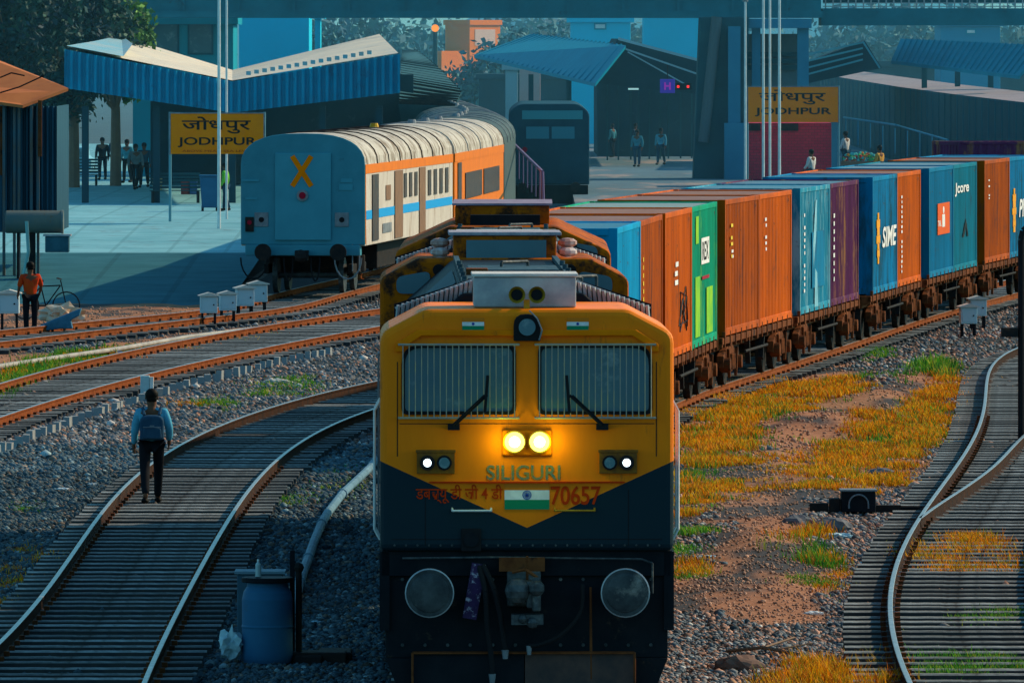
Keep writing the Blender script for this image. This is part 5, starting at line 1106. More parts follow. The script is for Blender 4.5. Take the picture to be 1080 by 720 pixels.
# butterfly canopy, left
YC = 333; CB = mat('blue_canopy_sheet', (.0,.26,.42), (.0,.21,.35), .8, .55, c3=(.02,.09,.16), s3=1.2); CTOP = mat('cream_roof_sheet', (.78,.66,.50), (.55,.52,.45), .6, .8, c3=(.3,.2,.14), s3=.8, t3=.62)
t = empty('platform_canopy', (P(245,0,YC)[0],YC,.84), label='blue corrugated V shaped platform canopy behind the left station sign', cat='platform canopy', group='platform canopies'); ox = t.location.x
def cpx(x,y,Y): a = P(x,y,Y); return (a[0]-ox, Y-YC, a[2]-.84)
def fascia(m, pts, n, Y):
    # pts: list (x, ytop, ybot); corrugated strip
    tot = pts[-1][0]-pts[0][0]; out = []
    for k in range(n+1):
        x = pts[0][0]+tot*k/n; yt = np.interp(x,[p[0] for p in pts],[p[1] for p in pts]); yb = np.interp(x,[p[0] for p in pts],[p[2] for p in pts])
        out.append((x, yt, yb, (.16 if k%4 in (1,2) else 0)))
    v = [cpx(x,yt,Y)[0:1]+(cpx(x,yt,Y)[1]+d,)+cpx(x,yt,Y)[2:] for x,yt,yb,d in out]+[cpx(x,yb,Y)[0:1]+(cpx(x,yb,Y)[1]-.25+d,)+cpx(x,yb,Y)[2:] for x,yt,yb,d in out]; k = len(out)
    m.add(v,[(i,i+1,k+i+1,k+i) for i in range(k-1)])
m = MB(); fascia(m, [(68,52,93),(245,86,119),(422,57,98)], 168, YC); m.build('fascia', CB, t, fix=False)
m = MB(); m.add([cpx(72,50,YC+.1),cpx(245,85,YC+.1),cpx(245,74,YC+45),cpx(130,39,YC+45)],[(0,1,2,3)]); m.add([cpx(245,85,YC+.1),cpx(420,56,YC+.1),cpx(400,36,YC+45),cpx(245,74,YC+45)],[(0,1,2,3)]); m.build('roof', CTOP, t)
m = MB(); m.add([cpx(70,49,YC+.15),cpx(130,60.2,YC+.15),cpx(140,47,YC+20),cpx(128,38,YC+45),cpx(100,44,YC+20)],[(0,1,2,3,4)]); 
for k in range(16): a = cpx(262+k*8.5, 80-k*1.45, YC+.2); m.box(a[0]-.08,a[0]+.08,a[1],a[1]+.3,a[2],a[2]+.14)
m.v = [(v[0],v[1],v[2]+.02) for v in m.v]; m.build('ridge_sheet', mat('cyan_sheet',(.10,.42,.55),(.4,.45,.45),1.2,.6), t)
for x in (90,165,245,340,400):
    for Y in (YC+1,YC+15): a = P(x,0,Y); MB().box(a[0]-ox-.12,a[0]-ox+.12,Y-YC-.12,Y-YC+.12,0,3.3).build('column', mat('canopy_column',(.02,.06,.08),None,1,.7) if 'canopy_column' not in bpy.data.materials else bpy.data.materials['canopy_column'], t)
m = MB(); a = cpx(70,50,YC+45); 
m = MB(); m.box(cpx(20,0,YC)[0],cpx(430,0,YC)[0],40,40.3,-1.2,4.6); 
DK = mat('dark_teal_canopy_shade',(.012,.045,.06),(.02,.06,.08),.6,.85,c3=(.05,.11,.13),s3=1.5,t3=.66)
o = MB().box(-14.3,-3.9,YC+42,YC+42.4,-.5,5.2).build('canopy_shade_wall', DK); tag(o, 'dark wall added to darken the space under the left canopy', 'wall')  # wall added to make it dark beneath the canopy
# canopy strip continuing along the parked coaches (grey green corrugated roof)
m = MB(); pl = [(418,100,348),(545-0,0,0)]
def roofstrip(name, left, right, m_, parent=None):
    n = len(left); m = MB(); v = [P(*a) for a in left]+[P(*a) for a in right]; m.add(v,[(i,i+1,n+i+1,n+i) for i in range(n-1)]); m.add([(q[0],q[1],q[2]-.12) for q in v],[(i,i+1,n+i+1,n+i) for i in range(n-1)]); return m.build(name, m_, parent, fix=False)
t = empty('platform_canopy', (P(440,100,360)[0],360,.84), label='grey green corrugated canopy stretching away beside the parked coaches', cat='platform canopy', group='platform canopies')
GG = mat('grey_green_sheet',(.025,.085,.10),(.04,.11,.12),1.5,.7,c3=(.10,.16,.16),s3=2)
rb_ = MB()
for k in range(26):
    u = (k/25)**1.5; Yr = 345+355*u; xl_ = np.interp(Yr,[345,400,520,700],[421,422,423,424]); yl_ = np.interp(Yr,[345,400,520,700],[110,86,66,54]); xr_ = np.interp(Yr,[345,400,520,700],[480,487,463,441]); yr_ = np.interp(Yr,[345,400,520,700],[112,97,72,54]); rb_.bar(P(xl_,yl_-.6,Yr),P(xr_,yr_-.6,Yr),.16,.12)
tag(rb_.build('roof_ribs', M['iron'], t), kind='stuff').location = -t.location
o = roofstrip('roof', [(421,110,345),(422,86,400),(423,66,520),(424,54,700)], [(480,112,345),(487,97,400),(463,72,520),(441,54,700)], GG, t); o.location = -t.location
m = MB(); 
a = [P(x,y,344.8) for x,y in ((421,110),(480,112),(482,122),(424,130))]; m.add(a,[(0,1,2,3)]); n = 18
for k in range(n): u = k/n; p = Vector(a[0]).lerp(Vector(a[1]),u); q = Vector(a[3]).lerp(Vector(a[2]),u); m.bar(p-Vector((0,.05,0)),q-Vector((0,.05,0)),.05,.05)
o = m.build('fascia', GG, t, fix=False); o.location = -t.location
for Y in (360,390,430): MB().box(-.1+P(450,0,Y)[0]-t.location.x,.1+P(450,0,Y)[0]-t.location.x,Y-360,Y-359.8,0,3.6).build('column', M['iron'], t)
# people under left canopy
pr = random.Random(5)
for i,(x,yb,sh,tr,lb,rz) in enumerate(((108,190,BLK,BLK,'dark dressed man standing leftmost in the group under the left canopy',3.0),(121,188,DBL,BLK,'man in dark clothes, second in the group under the left canopy',.4),(134,193,TEA,BLK,'person in a greenish top, middle of the group under the left canopy',2.6),(143,200,GRC,BLK,'walking person in a grey green shirt, nearest figure under the left canopy',3.4),(152,198,DBL,BLK,'person in dark blue at the right end of the group under the left canopy',3.0))):
    Y = F*(H-.84)/(yb-HY); X = (x-540)*Y/F; person((X,Y,.84), rz, 1.72, sh, tr, lb, stride=.5 if i>2 else .15, group=None)
for i,(x,yb,lb,sh) in enumerate(((672,176,'person in a teal shirt standing on the far middle platform',TEA),(697,174,'person in a pale blue shirt walking on the far middle platform',LBL))):
    Y = F*(H-.84)/(yb-HY); X = (x-540)*Y/F; person((X,Y,.84), 2.8, 1.66, sh, DBL, lb, stride=.4*i)
# cleaner with green vest and blue bins near the left mast
Y = 318; X = P(236,0,Y)[0]; VST = cl('lime_vest',(.15,.55,.05)); person((X+.05,Y,.84), 1.3, 1.6, VST, DBL, 'cleaner in a lime green vest beside the blue bins behind the left mast', stride=.2)
t = empty('wheeled_bin', (P(221,0,Y)[0],Y,.84), label='blue wheeled bin left of the cleaner in the lime vest', cat='bin'); MB().prism([(-.25,.12),(.25,.12),(.32,1.15),(-.32,1.15)],-.3,.3).build('body', DM, t, bevel=.03); MB().box(-.35,.35,-.34,.34,1.153,1.22).build('lid', DM, t, bevel=.03)
for s in (-1,1): MB().cyl((s*.2,.25,.1),(s*.28,.25,.1),.1,n=12).build('wheel', M['rubber'], t)
# luggage benches left
for i,(x,yb) in enumerate(((80,196),)):
    Y = F*(H-.84)/(yb-HY); X = (x-540)*Y/F; t = empty('bench', (X,Y,.84), label='dark slatted platform bench under the left canopy', cat='bench'); m = MB()
    for k in range(4): m.box(-.9,.9,-.2+.11*k,-.12+.11*k,.42,.45)
    m.build('seat', GG, t); m = MB()
    for k in range(5): m.box(-.9,.9,.26,.29,.5+.12*k,.58+.12*k)
    m.build('backrest', GG, t)
    for x_ in (-.8,.8): MB().box(x_-.04,x_+.04,-.2,.25,0,.42).build('leg', M['iron'], t)
for i,(x,yb,cc,lb) in enumerate(((196,206,(.35,.06,.05),'red suitcase on the left platform right of the people group'),(203,206,(.05,.12,.3),'blue suitcase on the left platform, next to the red one'),(166,202,(.45,.35,.2),'brown cardboard parcel on the left platform near the people group'))):
    Y = F*(H-.84)/(yb-HY); X = (x-540)*Y/F; tt = empty('suitcase' if i<2 else 'parcel', (X,Y,.84), label=lb, cat='luggage'); MB().box(-.18,.18,-.12,.12,.03,.55).build('body', mat('luggage_%s'%('red','blue','brown')[i],cc,None,1,.7), tt, bevel=.03); MB().tube([(-.08,.1,.55),(-.08,.1,.70),(.08,.1,.70),(.08,.1,.55)],.012).build('handle', M['rubber'], tt)
for i,(x,yb) in enumerate(((300,212),(185,214))):
    Y = F*(H-.84)/(yb-HY); X = (x-540)*Y/F
    if i == 0: continue
    tt = copy_tree(bpy.data.objects['bench'], None, (X,Y,.84), .1, 'slatted platform bench out in the light near the left station sign')
# cars/vehicles glimpse behind left group: pale car
Y = 420; X = P(76,0,Y)[0]; t = empty('parked_car', (X,Y,.3), label='pale blue parked car seen beyond the left platform', cat='car'); CM = mat('pale_blue_car',(.2,.45,.55),None,1,.3)
MB().prism([(-.85,.35),(.85,.35),(.85,.95),(.65,1.05),(.55,1.5),(-.55,1.5),(-.65,1.05),(-.85,.95)],0,4).build('body', CM, t, bevel=.06); MB().prism([(-.58,1.06),(.58,1.06),(.50,1.44),(-.50,1.44)],-.03,-.002).build('windscreen', M['dglass'], t)
for s in (-1,1):
    MB().box(s*.7-.1,s*.7+.1,-.04,-.002,.7,.85).build('headlight', M['white'], t)
    for yy in (.8,3.2): MB().cyl((s*.7,yy,.3),(s*.87,yy,.3),.32,n=16).build('wheel', M['rubber'], t)
# ================================================================ FOOTBRIDGE
BR = mat('shaded_teal_bridge',(.02,.19,.24),(.015,.14,.18),.7,.6,c3=(.03,.06,.08),s3=1.2,t3=.66); BRD = mat('dark_teal_pier',(.015,.075,.10),(.02,.10,.12),.8,.7); BRL = mat('light_blue_pier',(.04,.24,.36),(.03,.20,.31),.7,.6)  # teal of shade and haze put into the bridge colours
YB = 392; t = empty('footbridge', (P(540,0,YB)[0],YB,0), label='teal steel footbridge crossing the whole top of the picture with its piers', cat='footbridge')
def bpx(name, m_, x0, x1, y0, y1, Y, dep, par=t, bevel=0, org=None):
    m = MB(); box_px(m, x0, x1, y0, y1, Y, dep); o = m.build(name, m_, par, bevel=bevel); org = org or par.location
    if par: o.location = (-org[0],-org[1],-org[2]); 
    return o
bpx('girder', BR, -60, 866, -40, 12, YB, 4.0); bpx('flange', BR, -60, 868, 12, 19, YB-.3, 4.6)
bpx('girder', BR, 868, 1140, 9, 19, YB+1, 3.0); bpx('flange', BR, 866, 1140, 19, 27, YB+.8, 3.4); bpx('parapet', BRD, 868, 1140, -40, 4, YB+3.5, .2)
m = MB()
for k in range(34): box_px(m, 870+8*k, 871.4+8*k, -40, 9, YB+1.4, .06)
for yy in (3,6.5): box_px(m, 868, 1140, yy, yy+1, YB+1.35, .05)
o = m.build('railing', M['silver'], t); o.location = -t.location
m = MB()
for k in range(16): box_px(m, -40+58*k, -37+58*k, -40, 12, YB-.12, .12)
o = m.build('stiffener', BR, t); o.location = -t.location
# right pier: sloping column + frames
m = MB(); a = [P(x,y,YB-1) for x,y in ((738,18),(790,18),(786,192),(731,192))]; b = [(q[0],q[1]+2.5,q[2]) for q in a]; m.add(a+b,[(0,1,2,3),(4,7,6,5),(0,4,5,1),(1,5,6,2),(2,6,7,3),(3,7,4,0)]); o = m.build('pier', BRD, t, bevel=.05); o.location = -t.location
m = MB(); m.cyl(P(756,18,YB-1.3),P(742,150,YB-1.3),.22,n=12); o = m.build('drain_pipe', mat('brown_grey_pipe',(.10,.13,.14),None,1,.6), t); o.location = -t.location
bpx('column', BRL, 768, 781, 28, 190, YB-1.6, .5); bpx('column', BRL, 793, 802, 28, 190, YB-.2, .5); bpx('column', BRL, 841, 853, 28, 190, YB-.2, .5); bpx('cross_beam', BRL, 766, 856, 20, 30, YB-.6, 1.2)
bpx('stair_wall', mat('grey_stair_wall',(.14,.20,.22),(.1,.15,.17),1,.7), 782, 842, 36, 92, YB+2.5, .3)
m = MB()
for k in range(3): box_px(m, 784, 841, 55+k*7, 60+k*7, YB+2.2, .1)
o = m.build('louvre', BRD, t); o.location = -t.location
bpx('base', BRL, 764, 790, 130, 192, YB-2.0, .8)
# brick block below right sign
t = empty('brick_block', (P(835,0,370)[0],370,0), label='dark red brick wall block under the right station sign', cat='brick wall')
def brickmat():
    m = mat('dark_red_brick',(.4,.02,.06),(.3,.02,.05),2,.85); n = m.node_tree.nodes; l = m.node_tree.links; b = n['Principled BSDF']; br = n.new('ShaderNodeTexBrick'); tc = n.new('ShaderNodeTexCoord'); mp = n.new('ShaderNodeMapping'); mp.inputs['Rotation'].default_value = (PI/2,0,0)
    br.inputs['Scale'].default_value = 2.2; br.inputs['Color1'].default_value = (.50,.025,.07,1); br.inputs['Color2'].default_value = (.40,.02,.06,1); br.inputs['Mortar'].default_value = (.16,.03,.05,1); l.new(tc.outputs['Object'], mp.inputs[0]); l.new(mp.outputs[0], br.inputs[0]); l.new(br.outputs[0], b.inputs['Base Color']); return m
bpx('wall', brickmat(), 788, 877, 130, 205, 370.3, 4, t); bpx('post', BRL, 877, 883, 128, 205, 369.5, .2, t); bpx('grille', M['iron'], 790, 802, 130, 138, 370.2, .08, t); bpx('grille', M['iron'], 822, 842, 130, 138, 370.2, .08, t)
# people at right, behind the container roofs
for x,yt,Y,sh,lb in ((856,158,352,WHC,'person in white shirt in front of the dark red brick wall'),(892,139,380,WHC,'person in a white top left of the fruit cart'),(928,154,350,OCH,'person in a yellow ochre top right of the fruit cart')):
    a = P(x,yt,Y); person((a[0],Y,a[2]-1.66), 1.0, 1.66, sh, DBL, lb, arms=(.4,.6))
a = P(908,170,362); t = empty('fruit_cart', (a[0],362,a[2]-.9), label='vendor cart heaped with green and red fruit on the right platform', cat='cart'); MB().box(-.75,.75,-.4,.4,.75,.9).build('tray', M['brown'], t, bevel=.01)
for x_ in (-.6,.6): MB().tube([(x_+.3*math.cos(q),-.42,.3+.3*math.sin(q)) for q in np.linspace(0,2*PI,17)],.02,5).build('wheel', M['rubber'], t)
fc = [mat('fruit_green',(.06,.45,.12),None,1,.5),mat('fruit_red',(.6,.05,.04),None,1,.5),mat('fruit_orange',(.7,.25,.03),None,1,.5),mat('fruit_cyan',(.1,.5,.45),None,1,.5)]; rr = random.Random(3)
m = MB()
for k in range(110): x_ = rr.uniform(-.7,.7); m.ball((x_,rr.uniform(-.35,.35),.93+rr.uniform(0,.34)*(1-abs(x_)*.7)),.06,6,rr.randrange(4))
tag(m.build('fruit', fc, t), kind='stuff')
for (x0,x1) in ((-.72,-.70),(.70,.72)): MB().box(x0,x1,-.36,-.34,.9,1.5).build('pole', M['iron'], t)
# middle platform
m = MB(); a = [W(560,212,.84)+(.84,), W(775,212,.84)+(.84,), W(760,150,.84)+(.84,), W(612,130,.84)+(.84,)]; m.add([(2.2,330,.84),(24,330,.84),(34,640,.84),(3.0,640,.84),(2.2,330,-.5),(24,330,-.5),(34,640,-.5),(3.0,640,-.5)],[(0,1,2,3),(0,4,5,1),(0,3,7,4),(1,5,6,2)]); o = m.build('platform_surface', mat('dim_paving',(.12,.20,.24),(.09,.15,.19),.5,.85,c3=(.38,.30,.27),s3=.25,t3=.56,stretch=(1,.3,1))); tag(o, kind='structure')
# parked dark blue locomotive in the middle distance
Y = 352; s = F/Y; X = P(579,0,Y)[0]; t = empty('diesel_locomotive', (X,Y,0), label='parked dark blue locomotive in the shade beyond the platform end', cat='locomotive'); DB = mat('shaded_blue_loco',(.015,.06,.085),(.02,.08,.11),1.2,.6)
MB().prism(rounded([(-1.5,1.2),(1.5,1.2),(1.5,3.9),(1.1,4.2),(-1.1,4.2),(-1.5,3.9)],[0,0,.2,.2,.2,.2]),0,18).build('cab', DB, t, bevel=.05); MB().box(-1.0,1.25,-.04,-.002,3.62,3.95).build('stripe', mat('pale_teal_band',(.06,.28,.32),None,1,.6), t)
for x0,x1 in ((-.85,.0),(.10,.95)): MB().box(x0,x1,-.03,-.002,2.9,3.35).build('windscreen', mat('teal_glass',(.05,.22,.28),None,1,.3) if 'teal_glass' not in bpy.data.materials else bpy.data.materials['teal_glass'], t)
MB().box(-1.45,1.45,-.3,0,.5,1.19).build('pilot', M['black'], t); MB().cyl((-.9,-.03,2.5),(-.9,-.08,2.5),.1,n=14).build('marker_lamp', M['red'], t)
for x_ in (-.98,.98): MB().cyl((x_,-.3,1.1),(x_,-.7,1.1),.2,n=16).build('buffer', M['iron'], t)
# centre canopy + gable roofs
def canopy_px(label, top, gable=None, mcol=CB, cols=(), Yc=430, thick=.15):
    v = [P(*p) for p in top]; t = empty('platform_canopy', (sum(q[0] for q in v)/len(v), v[0][1], .84), label=label, cat='platform canopy', group='platform canopies'); m = MB(); n = len(v)
    m.add(v+[(q[0],q[1]+.05,q[2]-thick) for q in v],[tuple(range(n)),tuple(range(n,2*n))[::-1]]+[(i,(i+1)%n,n+(i+1)%n,n+i) for i in range(n)]); 
    a, b, c, d = [Vector(q) for q in v[:4]]
    for k in range(1, 24): u = k/24; p, q = a.lerp(b,u), d.lerp(c,u); m.bar(p+Vector((0,-.04,.03)),q+Vector((0,-.04,.03)),.06,.06)
    o = m.build('roof', mcol, t, fix=False); o.location = -t.location
    for (x,Y) in cols: MB().box(P(x,0,Y)[0]-t.location.x-.12,P(x,0,Y)[0]-t.location.x+.12,Y-t.location.y,Y-t.location.y+.25,0,min(q[2] for q in v)-.84+.3).build('column', BRD, t)
    return t
CBD = mat('shaded_blue_sheet',(.0,.26,.38),(.0,.22,.33),.8,.6)
canopy_px('blue sloping canopy sheet over the middle platform, its edge pointing down to the right', [(500,58,470),(628,88,424),(660,48,426),(560,36,470)], mcol=CBD, cols=((560,450),(600,436)))
canopy_px('blue canopy sheet at the far right beyond the dark train', [(940,64,430),(1075,80,410),(1100,48,410),(950,41,430)], mcol=CBD, cols=((975,430),(1010,430),(1045,425)))
t = empty('platform_canopy', (P(690,0,430)[0],430,.84), label='dark gabled station roof with a white edge between the blue canopy and the bridge pier', cat='platform canopy', group='platform canopies'); m = MB(); a = [P(x,y,430) for x,y in ((652,41),(742,66),(742,100),(628,88))]; b = [(q[0],460,q[2]) for q in a]; m.add(a+b,[(0,1,2,3),(4,7,6,5),(0,4,5,1),(1,5,6,2),(2,6,7,3),(3,7,4,0)]); o = m.build('roof', DK, t); o.location = -t.location
m = MB(); m.bar(P(652,41,429.8),P(742,65,429.8),.14,.12); m.bar(P(660,52,429.8),P(735,78,429.8),.08,.08); m.bar(P(662,55,429.7),P(728,92,429.7),.06,.06); o = m.build('rafter', mat('white_rafter',(.40,.52,.55),None,1,.6), t); o.location = -t.location
t = empty('platform_canopy', (P(890,0,420)[0],420,.84), label='open gabled canopy with pale rafters right of the bridge pier', cat='platform canopy', group='platform canopies'); m = MB(); a = [P(x,y,420) for x,y in ((850,66),(912,43),(930,72),(852,88))]; b = [(q[0]+1,450,q[2]) for q in a]; m.add(a+b,[(0,1,2,3),(4,7,6,5),(0,4,5,1),(1,5,6,2),(2,6,7,3),(3,7,4,0)]); o = m.build('roof', DK, t); o.location = -t.location
m = MB(); 
for k in range(4): m.bar(P(850,58+7*k,419.8),P(910,45+6*k,419.8),.10,.08)
m.bar(P(910,44,419.7),P(928,72,419.7),.1,.08); o = m.build('rafter', mat('teal_rafter',(.10,.34,.40),None,1,.6), t); o.location = -t.location
# purple platform sign
a = P(704,91,405); t = empty('platform_sign', a, label='small purple illuminated platform sign hanging in the dark hall', cat='sign'); MB().box(-.32,.32,0,.1,-.3,.3).build('board', mat('purple_sign',(.06,.05,.35),None,1,.5,emit=(.06,.03,.5),estr=.25), t, bevel=.02); m = MB(); m.box(-.14,-.07,-.02,-.002,-.16,.16); m.box(.07,.14,-.02,-.002,-.16,.16); m.box(-.069,.069,-.02,-.002,-.03,.04); m.build('pictogram', mat('magenta_mark',(.4,.03,.45),None,1,.5,emit=(.5,.03,.5),estr=.3), t); MB().cyl((0,.05,.3),(0,.05,.9),.02).build('hanger', M['iron'], t)
a = P(719,91.5,405.2); t = empty('display_board', a, label='small black display with red lit characters right of the purple sign', cat='display'); MB().box(-.42,.42,0,.1,-.14,.14).build('board', M['rubber'], t); RL = mat('red_led',(.6,.02,.02),None,1,.5,emit=(1,.03,.03),estr=1.4); m = MB(); m.box(-.2,-.1,-.02,-.002,-.05,.05); m.box(.22,.32,-.02,-.002,-.05,.05); m.build('lit_characters', RL, t)
for i,(x,yy,w_) in enumerate(((640,84.5,4),(652,89,5.5),(668,94,5.5))):
    a = P(x,yy,436); o = MB().box(-w_*.0436,w_*.0436,0,.05,-.04,.04).build('tube_light', mat('tube_lit_%d'%i,(.5,.7,.7),None,1,.5,emit=(.5,.9,.9),estr=.6)); o.location = a; tag(o, ['leftmost short lit tube lamp under the blue middle canopy','middle lit tube lamp under the blue middle canopy','right lit tube lamp under the blue middle canopy'][i], 'tube lamp', 'tube lamps in the middle hall')
# far right dark train
t = empty('passenger_train', (20,350,0), label='long dark train with a pinkish lit roof edge at the far right platform', cat='train')
FR = [(1110,112,340),(1080,108,352),(1010,100,392),(950,92,440),(900,84,510),(865,78,590)]
DT = mat('dark_teal_coach',(.012,.055,.075),(.02,.08,.10),.5,.7,c3=(.01,.03,.04),s3=.8,stretch=(1,1,.3)); PR = mat('pinkish_roof',(.38,.30,.30),(.25,.22,.24),.6,.8)
v0 = [P(*p) for p in FR]; n = len(v0); m = MB(); m.add(v0+[(q[0],q[1],.3) for q in v0],[(i,i+1,n+i+1,n+i) for i in range(n-1)]); o = m.build('body', DT, t, fix=False); o.location = -t.location
m = MB(); m.add(v0+[(q[0]+2.8,q[1]+1.5,q[2]+.12) for q in v0],[(i,i+1,n+i+1,n+i) for i in range(n-1)]); o = m.build('roof', PR, t, fix=False); o.location = -t.location
m = MB()
for i in range(n-1):
    for k in range(10):
        p = Vector(v0[i]).lerp(Vector(v0[i+1]),k/10); m.box(p.x-.05,p.x+.03,p.y-.06,p.y,.5,p.z)
o = m.build('door_frame', mat('teal_upright',(.03,.13,.17),None,1,.6), t, fix=False); o.location = -t.location
m = MB(); 
for a,b in (((890,124),(945,132)),((945,132),(1000,148))): m.cyl(P(a[0],a[1],400),P(b[0],b[1],360),.04)
m2 = m
for k in range(8): m.cyl(P(892+13*k,125+2.6*k,395-4*k),P(892+13*k,150+3*k,395-4*k),.025)
tag(m.build('handrail', BRL), 'thin blue handrail sloping in front of the dark far right train', 'handrail')
# purple barrier beside far end of coaches
m = MB(); m.cyl(P(541,151,322),P(572,181,290),.05); m.cyl(P(572,181,290),P(573,214,290),.05)
for k in range(7): a = P(543+4.4*k,153+4.2*k,320-4.4*k); m.cyl(a,(a[0],a[1],a[2]-1.0),.02)
tag(m.build('stair_railing', mat('purple_rail',(.22,.16,.28),None,1,.6)), 'thin purple grey railing sloping down right of the orange coach', 'railing')
# ================================================================ BACKGROUND BUILDINGS
def building(label, x0,x1,y0,y1,Y,dep,m_,wins=(),roofm=None,zb=-.4,wm=None):
    a = P(x0,y1,Y); b = P(x1,y0,Y); t = empty('building', ((a[0]+b[0])/2,Y,zb), label=label, cat='building'); 
    o = MB().box(a[0],b[0],Y,Y+dep,zb,b[2]).build('wall', m_, t, bevel=.03); o.location = -t.location
    o = MB().box(a[0]-.2,b[0]+.2,Y-.2,Y+dep+.2,b[2]+.003,b[2]+.35).build('parapet', m_, t); o.location = -t.location
    for (u0,u1,w0,w1) in wins:
        f = MB(); q = P(u0,w1,Y); r = P(u1,w0,Y); f.box(q[0]-.08,r[0]+.08,Y-.06,Y-.002,q[2]-.08,r[2]+.08); wo = f.build('window', roofm or m_, t); wo.location = -t.location
        MB().box(q[0],r[0],Y-.09,Y-.062,q[2],r[2]).build('pane', wm or M['dglass'], wo)
    return t
PB = mat('pale_blue_wall',(.01,.32,.42),(.01,.28,.37),.4,.7); CY_ = mat('cyan_wall',(.01,.56,.78),(.01,.52,.72),.3,.7); TEAL = mat('teal_wall',(.02,.11,.15),None,1,.7)
building('teal blue station block with two dark tall windows behind the left canopy',140,246,26,180,398,6,PB,wins=((163,187,18,56),(200,223,18,56)),roofm=TEAL)
building('smooth bright cyan building left of centre under the footbridge',252,326,6,200,410,6,CY_)
m = MB(); box_px(m, 274, 280, 4, 60, 409.9, .05)
building('narrow cyan wall strip right of the smooth cyan building',332,338,20,100,406,2,CY_)
building('cyan building block behind the middle canopy, left part',602,665,24,70,520,6,CY_,wins=((628,638,26,30),),roofm=PB,wm=WHP)
building('large bright cyan wall behind the gabled station roof',679,742,16,90,500,6,CY_)
building('cyan block on the skyline at far right',992,1055,28,60,560,8,mat('mid_cyan_wall',(.03,.26,.40),None,1,.7),wins=((1020,1028,32,35),),roofm=PB,wm=WHP)
OB = mat('orange_building',(1.0,.20,.01),(1.0,.26,.04),.15,.8,c3=(.8,.42,.28),s3=.25,t3=.58)
a0 = P(493,60,760); ob = empty('building', (a0[0],760,-.4), math.radians(-38), 'bright orange building with a tower in the far centre', 'building')
zt = P(0,22,760)[2]+.4; MB().box(-1.5,1.0,-1.0,3.0,0,zt).build('wall', OB, ob, bevel=.03)
MB().box(.2,.9,-4.5,-1.01,0,P(0,54,760)[2]+.4).build('wing', OB, ob, bevel=.03); MB().box(-1.6,1.12,-1.1,3.1,zt-.35,zt+.0+.05).build('parapet', OB, ob)
po_ = mat('pale_orange_recess',(.8,.5,.40),None,1,.8)
for (y0_,y1_,z0_,z1_) in ((-.3,2.3,zt-2.0,zt-.7),(.6,1.4,zt-3.9,zt-3.2),(.6,1.4,zt-5.3,zt-4.7)): MB().box(1.001,1.03,y0_,y1_,z0_,z1_).build('window', po_, ob)
building('faded orange pink building right of the orange tower',507,524,48,98,790,12,mat('pinkish_wall',(.62,.22,.14),(.5,.3,.26),.2,.8),wins=((511,515,58,64),(511,515,70,76)),roofm=OB,wm=TEAL)
PK = mat('pale_pink_wall',(.55,.30,.26),(.4,.34,.34),.2,.8)
for i,(x0,x1,y0,y1,Y,lb) in enumerate(((558,576,24,36,1100,'small pale pink house on the far skyline, left one of the row'),(577,596,23,38,1120,'small pink house on the far skyline, right one of the row'),(548,570,60,84,560,'small pale pink building below the middle canopy'),(533,546,74,92,540,'small white roofed hut right of the pink building far off'))): building(lb,x0,x1,y0,y1,Y,8,PK if i != 3 else mat('pale_hut_wall',(.25,.36,.40),None,1,.8))
# tall small orange signal far left of tower
a = P(459,30,560); t = empty('signal_post', (a[0],560,-.2), label='thin distant signal post with a lit orange lamp left of the orange tower', cat='signal'); MB().cyl((0,0,0),(0,0,a[2]),.14,n=8).build('pole', GG, t); MB().cyl((0,-.2,a[2]+.2),(0,-.35,a[2]+.2),.22,n=12).build('lens', mat('orange_lamp',(.9,.3,.05),None,1,.5,emit=(1,.25,.03),estr=1.2), t)
# dark hall block behind the middle platform
def hallblock(label, x0,x1,y0,y1,Y,dep,m_): return building(label,x0,x1,y0,y1,Y,dep,m_)
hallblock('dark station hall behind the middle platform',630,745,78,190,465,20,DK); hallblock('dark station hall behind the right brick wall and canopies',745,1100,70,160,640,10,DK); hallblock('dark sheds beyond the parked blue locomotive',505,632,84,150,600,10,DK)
m = MB(); rr = random.Random(11)
for k in range(9): x = 640+k*11+rr.uniform(-3,3); box_px(m, x, x+1.6, 88, 178, 450+k, .2)
tag(m.build('hall_columns', BRD), 'thin dark columns standing inside the middle station hall', 'columns')
rr = random.Random(21)
for i,(x,yb) in enumerate(((646,166),(664,160))):
    Y = F*(H-.84)/(yb-HY); person(((x-540)*Y/F,min(Y,462),.84), rr.uniform(0,6), 1.62, (TEA,DBL,GRC,ORC,DBL)[i], BLK, ['faint standing figure at the left of the far hall','faint dark figure second from the left in the far hall','small faint figure in grey deep in the far hall','far figure in orange red near the bridge pier','dark figure nearest the bridge pier on the middle platform'][i], stride=.1)
